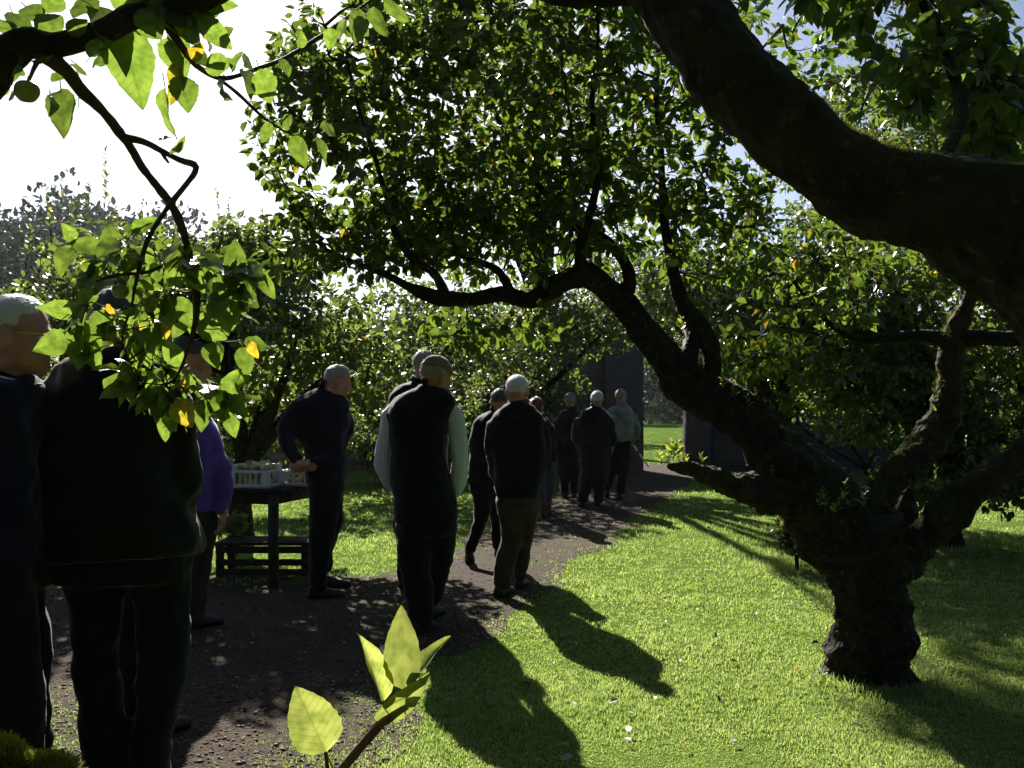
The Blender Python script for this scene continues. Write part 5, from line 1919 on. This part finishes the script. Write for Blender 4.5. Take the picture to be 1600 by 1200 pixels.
# khaki cap, vest, striped sleeves
person(6.8, "person in khaki cap, dark padded vest and pale striped shirt sleeves",
    [(676, 600, 17, .075), (672, 608, 30, .11), (667, 618, 44, .14), (662, 632, 54, .17), (656, 655, 50, .19), (653, 690, 45, .20), (655, 730, 44, .20), (660, 765, 46, .20), (666, 795, 49, .20), (667, 814, 49, .20)],
    [[(632, 632, 13, 0), (614, 650, 17, 0), (602, 690, 14.5, 0), (599, 720, 13, .0), (604, 745, 11, .05), (617, 766, 8, .14)], [(696, 632, 13, 0), (710, 650, 17, 0), (717, 690, 16, 0), (719, 722, 14, 0), (716, 752, 11, .06), (712, 772, 8.5, .12)]],
    [[(645, 812, 28, 0), (650, 870, 25, -.03), (655, 920, 21, -.06), (657, 960, 19, -.08), (657, 978, 18, -.08)], [(690, 812, 28, 0), (688, 860, 22, .1), (680, 905, 18, .25), (674, 938, 16, .35)]],
    (683, 588, 52, -3, 1.0), C_STRIPE, C_JEANS, (H_GREY, 'full'), [(657, -.08, 15), (673, .36, 20)], cap=(C_KHAKI, False), vest=C_NAVY, seed=61)

# behind him
person(8.3, "person in dark jacket mostly hidden behind the one in khaki cap",
    [(656, 597, 13, .07), (648, 604, 26, .11), (644, 618, 36, .15), (644, 650, 37, .18), (648, 710, 36, .18), (650, 770, 36, .18)],
    [[(616, 634, 13, 0), (622, 690, 11, .05), (630, 740, 9, .1)], [(672, 634, 13, 0), (676, 690, 11, .05), (670, 740, 9, .1)]],
    [[(638, 770, 20, 0), (633, 830, 15, 0), (631, 880, 12, 0), (631, 908, 11, 0)], [(662, 770, 20, .05), (664, 840, 15, .1), (662, 900, 12, .2)]],
    (664, 573, 30, -5, .98), C_NAVY, C_BLACK, (H_GREY, 'thin'), [(631, 0, 0), (662, .2, 10)], seed=71)

# flat cap, striding
person(9.7, "person in dark flat cap and short coat striding ahead of the olive trousers",
    [(779, 640, 11, .07), (776, 646, 19, .10), (770, 656, 27, .14), (764, 680, 29, .17), (761, 715, 27, .17), (759, 740, 27, .17), (757, 754, 28, .17)],
    [[(748, 665, 11, 0), (741, 700, 9, -.03), (744, 738, 7, .03)], [(792, 665, 10, 0), (796, 700, 9, .05), (792, 738, 7, .12)]],
    [[(752, 754, 17, 0), (753, 785, 15, -.02), (751, 808, 12, -.03), (741, 838, 9, -.14), (734, 860, 8, -.2)], [(770, 754, 17, 0), (776, 800, 13, .15), (778, 840, 10, .25), (779, 856, 8, .3)]],
    (781, 628, 5, -8, .94), C_BLACK, C_NAVY, (H_DARK, 'full'), [(733, -.2, 0, 35), (779, .3, 5)], cap=(C_BLACK, True), seed=81)

# white hair, olive trousers
person(8.05, "white haired person in black jacket and olive trousers walking away",
    [(809, 629, 14, .075), (808, 636, 26, .11), (807, 646, 38, .15), (808, 662, 44, .18), (810, 690, 45, .20), (811, 720, 41, .20), (810, 750, 37, .20), (807, 777, 32, .19)],
    [[(770, 660, 13, 0), (766, 695, 11, -.02), (773, 735, 9, .06), (783, 757, 8, .14)], [(847, 660, 13, 0), (853, 700, 11.5, -.02), (849, 740, 9.5, .06), (838, 762, 8, .14)]],
    [[(795, 776, 24, 0), (799, 815, 20, .04), (799, 842, 17, .05), (789, 880, 15, -.03), (783, 915, 14, -.08)], [(824, 776, 21, .02), (822, 815, 17, .1), (818, 845, 15, .15), (814, 880, 13, .25), (812, 902, 12, .3)]],
    (808, 612, 3, -4, .98), C_BLACK, C_OLIVE, (H_WHITE, 'full'), [(783, -.08, 25), (813, .30, 10)], seed=91)

# auburn hair, jeans, boots
person(13.5, "person with auburn curls, jeans and brown boots",
    [(842, 651, 7, .06), (843, 655, 12, .09), (845, 664, 17, .12), (848, 685, 19, .15), (851, 705, 18, .15), (853, 722, 18, .15)],
    [[(860, 668, 7, 0), (864, 690, 6, 0), (862, 716, 5, .05)], [(832, 668, 7, 0), (829, 695, 6, 0), (836, 716, 5, .05)]],
    [[(846, 722, 10, 0), (846, 760, 8, 0), (848, 790, 6, 0)], [(860, 722, 10, .05), (860, 755, 8, .2), (856, 785, 6, .4)]],
    (838, 637, 15, -5, .95), C_BLACK, C_JEANS_PALE, (H_AUBURN, 'long'), [(849, 0, 5), (856, .4, 8)], seed=101, boots=.20)

# three at the gateway end
person(16.3, "short grey haired person in dark coat, one hand hanging, left of the navy pair",
    [(892, 637, 7, .07), (891, 641, 12, .10), (888, 649, 17, .14), (886, 670, 18, .16), (886, 700, 17, .16), (888, 730, 17, .15), (888, 742, 17, .15)],
    [[(871, 656, 7, 0), (868, 685, 6, -.03), (873, 715, 5, -.02)], [(903, 656, 7, 0), (906, 685, 6, .03), (902, 712, 5, .08)]],
    [[(881, 740, 9, 0), (882, 760, 7, 0), (883, 774, 6.5, 0)], [(896, 740, 9, .05), (897, 757, 7, .2), (897, 768, 6, .3)]],
    (891, 626, 12, -3, .97), C_BLACK, C_BLACK, (H_GREY, 'full'), [(883, 0, 0), (897, .35, 5)], hands=[(873, 717, -.02, (.15, .1, -1), (1, 0, 0), -1, .5)], seed=111)
person(15.0, "white haired person in navy jacket and trousers with one bare hand hanging",
    [(931, 634, 8, .07), (930, 638, 15, .10), (929, 645, 22, .14), (928, 658, 27, .17), (929, 680, 26, .18), (930, 705, 24, .18), (930, 728, 23, .17), (930, 738, 23, .17)],
    [[(905, 654, 8, 0), (900, 678, 7, 0), (908, 706, 6, .08)], [(951, 654, 8, 0), (956, 676, 7, -.02), (957, 697, 5.5, -.02)]],
    [[(919, 738, 12, 0), (915, 762, 10, -.02), (910, 784, 8, -.05)], [(940, 738, 12, .02), (937, 765, 9.5, .05), (934, 784, 8, .1)]],
    (933, 625, 18, -3, .99), C_NAVY, C_NAVY, (H_WHITE, 'full'), [(909, -.05, -5), (933, .1, 10)], hands=[(957, 698, -.02, (-.1, .1, -1), (-1, 0, 0), 1, .5)], seed=121)
rs_, os_, hs_, Ms_, ss_ = person(16.2, "grey haired person in pale grey shirt carrying a banded stick",
    [(971, 631, 7, .07), (970, 634, 12, .10), (969, 640, 19, .13), (969, 652, 21, .16), (970, 670, 19, .16), (970, 684, 18, .16), (970, 690, 17, .15)],
    [[(952, 648, 6.5, 0), (949, 665, 6, .02), (953, 684, 5, .1)], [(988, 648, 7, 0), (995, 668, 6, -.02), (995, 682, 5.2, .02), (989, 690, 4.5, .1)]],
    [[(959, 692, 10, 0), (954, 732, 8, .05), (949, 766, 6, .15)], [(977, 692, 11, 0), (974, 735, 9, 0), (969, 770, 7.5, 0)]],
    (970, 620, 5, -3, .97), C_GREY, C_BLACK, (H_GREY, 'full'), [(949, .2, 0), (968, 0, 12)], hands=[(989, 690, .1, (-.25, .5, -.6), (-1, 0, 0), 1, 1.0)], seed=131, jacket_name="shirt", collar=True)


# ------------------------------------------------------------------ things
def make_stick():
    a, b = W(985, 689, 16.35), W(1013, 729, 16.9)
    root = empty("walking_stick", (a + b) / 2, "thin white and red banded stick held by the person in grey shirt", "stick")
    org = (a + b) / 2
    mw = surf("stick_white", (.75, .75, .75), (.82, .82, .82), 5, .35, 0)
    mr = surf("stick_red", (.28, .03, .03), (.34, .04, .04), 5, .4, 0)
    mg = surf("grip_rubber", (.01, .01, .01), (.02, .02, .02), 5, .6, 0)
    ts = [0, .14, .36, .48, .74, 1.0]
    for i, (name, mt, rr) in enumerate((("grip", mg, .020), ("white_band", mw, .017), ("red_band", mr, .017), ("white_band", mw, .017), ("tip", surf("stick_grey", (.3, .3, .3), (.36, .36, .36), 5, .35, 0), .011))):
        q = MB()
        tube(q, np.array([a + (b - a) * ts[i], a + (b - a) * (ts[i] + ts[i + 1]) / 2, a + (b - a) * ts[i + 1]]), np.full(3, rr), 10)
        link(name, q.mesh(name, org), mt, root)


make_stick()

M_DKWOOD = surf("dark_weathered_wood", (.018, .014, .011), (.05, .040, .032), 9, .8, .5, 60)


def make_table():
    z = .805
    C = np.array([(430 - CX) / FPX * 8.3, 8.3, 0])
    u = unit(np.array([-.965, .262, 0])) * 1.25           # long side
    v = unit(np.array([.262, .965, 0])) * .82             # short side
    org = C + (u + v) / 2
    root = empty("trestle_table", org, "dark wooden garden table holding white crates of apples", "table")
    M = np.stack([unit(u), unit(v), np.array([0, 0, 1.0])], -1)
    nb = 6
    for i in range(nb):
        q = MB()
        c = C + u / 2 + v * ((i + .5) / nb) + np.array([0, 0, z - .012])
        box(q, c, (.66, .82 / nb / 2 - .004, .014), M)
        link("plank", q.mesh("plank", org, False), M_DKWOOD, root)
    for a, b in ((.03, .05), (.97, .05), (.03, .95), (.97, .95)):
        q = MB()
        p = C + u * a + v * b
        box(q, p + (0, 0, z / 2 - .02), (.032, .032, z / 2 - .006), M)
        link("leg", q.mesh("leg", org, False), M_DKWOOD, root)
    for b in (.05, .95):
        q = MB()
        box(q, C + u * .5 + v * b + (0, 0, z - .075), (.55, .016, .045), M)
        link("apron", q.mesh("apron", org, False), M_DKWOOD, root)
    for a in (.03, .97):
        q = MB()
        box(q, C + u * a + v * .5 + (0, 0, z - .075), (.016, .34, .045), M)
        link("apron", q.mesh("apron", org, False), M_DKWOOD, root)
    return z, C, u, v, M


TZ, TC, TU, TV, TM = make_table()
M_CRATE = surf("white_plastic", (.62, .62, .62), (.75, .75, .74), 5, .45, .1, 40)
M_CRATE_IN = None


def make_crate(cu, cv, hx, hy, h, rot, label, napples, seed, fruit_label):
    c = TC + TU * cu + TV * cv + np.array([0, 0, TZ + .003])
    root = empty("fruit_crate", c, label, "crate", "white fruit crates on the garden table")
    R = np.array(Matrix.Rotation(math.radians(rot), 3, 'Z'))
    M = R @ TM
    org = c

    def part(name, lc, half):
        q = MB()
        box(q, c + M @ np.array(lc), half, M)
        o = link(name, q.mesh(name, org, False), M_CRATE, root)
        bv = o.modifiers.new("bevel", 'BEVEL')
        bv.width = .003
        bv.segments = 2
    part("base", (0, 0, .006), (hx - .006, hy - .006, .006))
    for sx in (-1, 1):
        part("rim", (sx * hx, 0, h - .012), (.008, hy + .008, .012))
        part("rim", (0, sx * hy, h - .0122), (hx - .008, .008, .0118))
        part("rail", (sx * hx, 0, .022), (.006, hy - .012, .012))
        part("rail", (0, sx * hy, .022), (hx - .012, .006, .012))
        part("corner", (sx * (hx - .02), -hy, h / 2), (.022, .0065, h / 2 - .013))
        part("corner", (sx * (hx - .02), hy, h / 2), (.022, .0065, h / 2 - .013))
        part("corner", (sx * hx, -hy + .02, h / 2), (.0065, .022, h / 2 - .013))
        part("corner", (sx * hx, hy - .02, h / 2), (.0065, .022, h / 2 - .013))
    nx, ny = int(hx * 2 / .045), int(hy * 2 / .045)
    for i in range(1, nx):
        for sy in (-1, 1):
            part("slat", (-hx + i * 2 * hx / nx, sy * hy, h / 2), (.0055, .0045, h / 2 - .013))
    for i in range(1, ny):
        for sx in (-1, 1):
            part("slat", (sx * hx, -hy + i * 2 * hy / ny, h / 2), (.0045, .0055, h / 2 - .013))
    r = np.random.default_rng(seed)
    k, placed = 0, []
    for layer in range(4):
        z = .014 + .034 + layer * .058
        if z > h + .02:
            break
        for ix in range(int((2 * hx - .02) / .075)):
            for iy in range(int((2 * hy - .02) / .075)):
                if layer > 0 and r.random() < .2:
                    continue
                x = -hx + .046 + ix * .075 + (.03 if layer % 2 else 0) + r.uniform(-.004, .004)
                y = -hy + .046 + iy * .075 + r.uniform(-.004, .004)
                if x > hx - .04 or y > hy - .035:
                    continue
                p = c + M @ np.array([x, y, z + r.uniform(-.004, .004)])
                o = link("apple", FRUIT, M_APPLE, None, p)
                s = r.uniform(1.0, 1.2)
                o.scale = (s, s, s)
                o.rotation_euler = (r.uniform(-.8, .8), r.uniform(-.8, .8), r.uniform(0, 6))
                if r.random() < .6:
                    o.material_slots[0].link = 'OBJECT'
                    o.material_slots[0].material = M_APPLE_PALE
                tag(o, fruit_label, "apple", "apples in the white crates")


make_crate(.23, .24, .17, .13, .15, 2, "white slatted plastic crate at the near edge of the table beside the purple fleece", 20, 1, "green apple heaped in the near slatted crate on the table")
make_crate(.40, .74, .16, .13, .17, -6, "white plastic crate at the back of the table, behind the near one", 14, 2, "green apple in the crate at the back of the table")
make_crate(.00 + .02, .60, .15, .14, .13, 4, "white plastic crate at the table corner beside the stooping person's hands", 14, 3, "pale apple in the crate beside the clasped hands")


def make_rack():
    y = 8.95
    x0, x1 = (337 - CX) / FPX * y, (484 - CX) / FPX * y
    org = np.array([(x0 + x1) / 2, y, 0])
    root = empty("slatted_bench", org, "low dark slatted wooden bench on the grass edge under the fruit table", "bench")

    def part(name, c, half):
        q = MB()
        box(q, c, half)
        o = link(name, q.mesh(name, org, False), M_DKWOOD, root)
        bv = o.modifiers.new("bevel", 'BEVEL')
        bv.width = .004
    for x in (x0 + .04, x1 - .04):
        for yy in (y, y + .36):
            part("leg", (x, yy, .13), (.03, .03, .14))
    for i in range(4):
        part("slat", ((x0 + x1) / 2, y + i * .12, .285), (abs(x1 - x0) / 2, .045, .014))
    part("rail", ((x0 + x1) / 2, y - .034, .235), (abs(x1 - x0) / 2 - .01, .012, .03))
    part("rail", ((x0 + x1) / 2, y - .034, .125), (abs(x1 - x0) / 2 - .01, .012, .028))
    part("rail", ((x0 + x1) / 2, y - .034, .04), (abs(x1 - x0) / 2 - .01, .012, .028))


make_rack()


def make_fallen():
    """fallen leaves lying on the lawn and path"""
    r = np.random.default_rng(91)
    kinds = []
    for nm_, c, tr in (("yellow_fallen_leaf", (.45, .28, .02), (.6, .4, .03)), ("pale_fallen_leaf", (.42, .38, .30), (.3, .28, .2)), ("brown_fallen_leaf", (.10, .055, .03), (.1, .06, .03))):
        mt = leaf_mat(nm_, c, c, c, tr, 0, .25, .5)
        ms = []
        for k in range(3):
            V = LEAF8_V.copy()
            V[:, 2] = np.abs(V[:, 1]) * (.5, .9, .2)[k] + V[:, 0] * (1 - V[:, 0]) * (.3, .5, .1)[k]
            me = mesh_np("fallen_leaf", V, LEAF8_F)
            me.materials.append(mt)
            ms.append(me)
        kinds.append(ms)
    lab = ("yellow fallen leaf lying on the sunlit lawn", "pale curled fallen leaf lying on the lawn", "brown withered fallen leaf lying on the lawn")
    spots = [(935, 990, 0), (1125, 1097, 2), (1245, 1057, 0), (1075, 1172, 0), (873, 1175, 1), (895, 1190, 1), (1075, 978, 1), (865, 1045, 1), (898, 1113, 1), (990, 1008, 1), (1040, 943, 2), (1007, 967, 2), (1085, 960, 2),
             (1120, 998, 2), (1225, 935, 1), (1245, 945, 1), (1270, 948, 1), (1245, 955, 1), (1100, 895, 1), (1070, 888, 1), (920, 881, 1), (1145, 895, 2), (1240, 1085, 1), (1285, 1060, 1), (1520, 1030, 0), (800, 990, 2), (1200, 1055, 2), (1115, 905, 2), (985, 822, 2), (1110, 830, 2),
             (1130, 785, 2), (1165, 820, 1), (1140, 1040, 2), (1060, 1040, 2), (770, 1105, 1), (830, 1080, 2), (1180, 970, 2), (1350, 1150, 2), (1150, 1165, 1), (1025, 1030, 2)]
    for i in range(22):
        spots.append((r.uniform(860, 1300), r.uniform(790, 1190), int(r.choice([1, 2, 2, 1]))))
    for px, py, k in spots:
        d = 1600 * CH / (py - HY)
        p = W(px, py, d)
        p[2] = .03
        o = bpy.data.objects.new("fallen_leaf", kinds[k][r.integers(3)])
        COL.objects.link(o)
        o.location = p
        s = r.uniform(.04, .06)
        o.scale = (s,) * 3
        o.rotation_euler = (r.uniform(-.4, .4), r.uniform(-.4, .4), r.uniform(0, 6.28))
        tag(o, lab[k], "leaf", ("yellow fallen leaves", "pale fallen leaves", "brown fallen leaves")[k])


make_fallen()
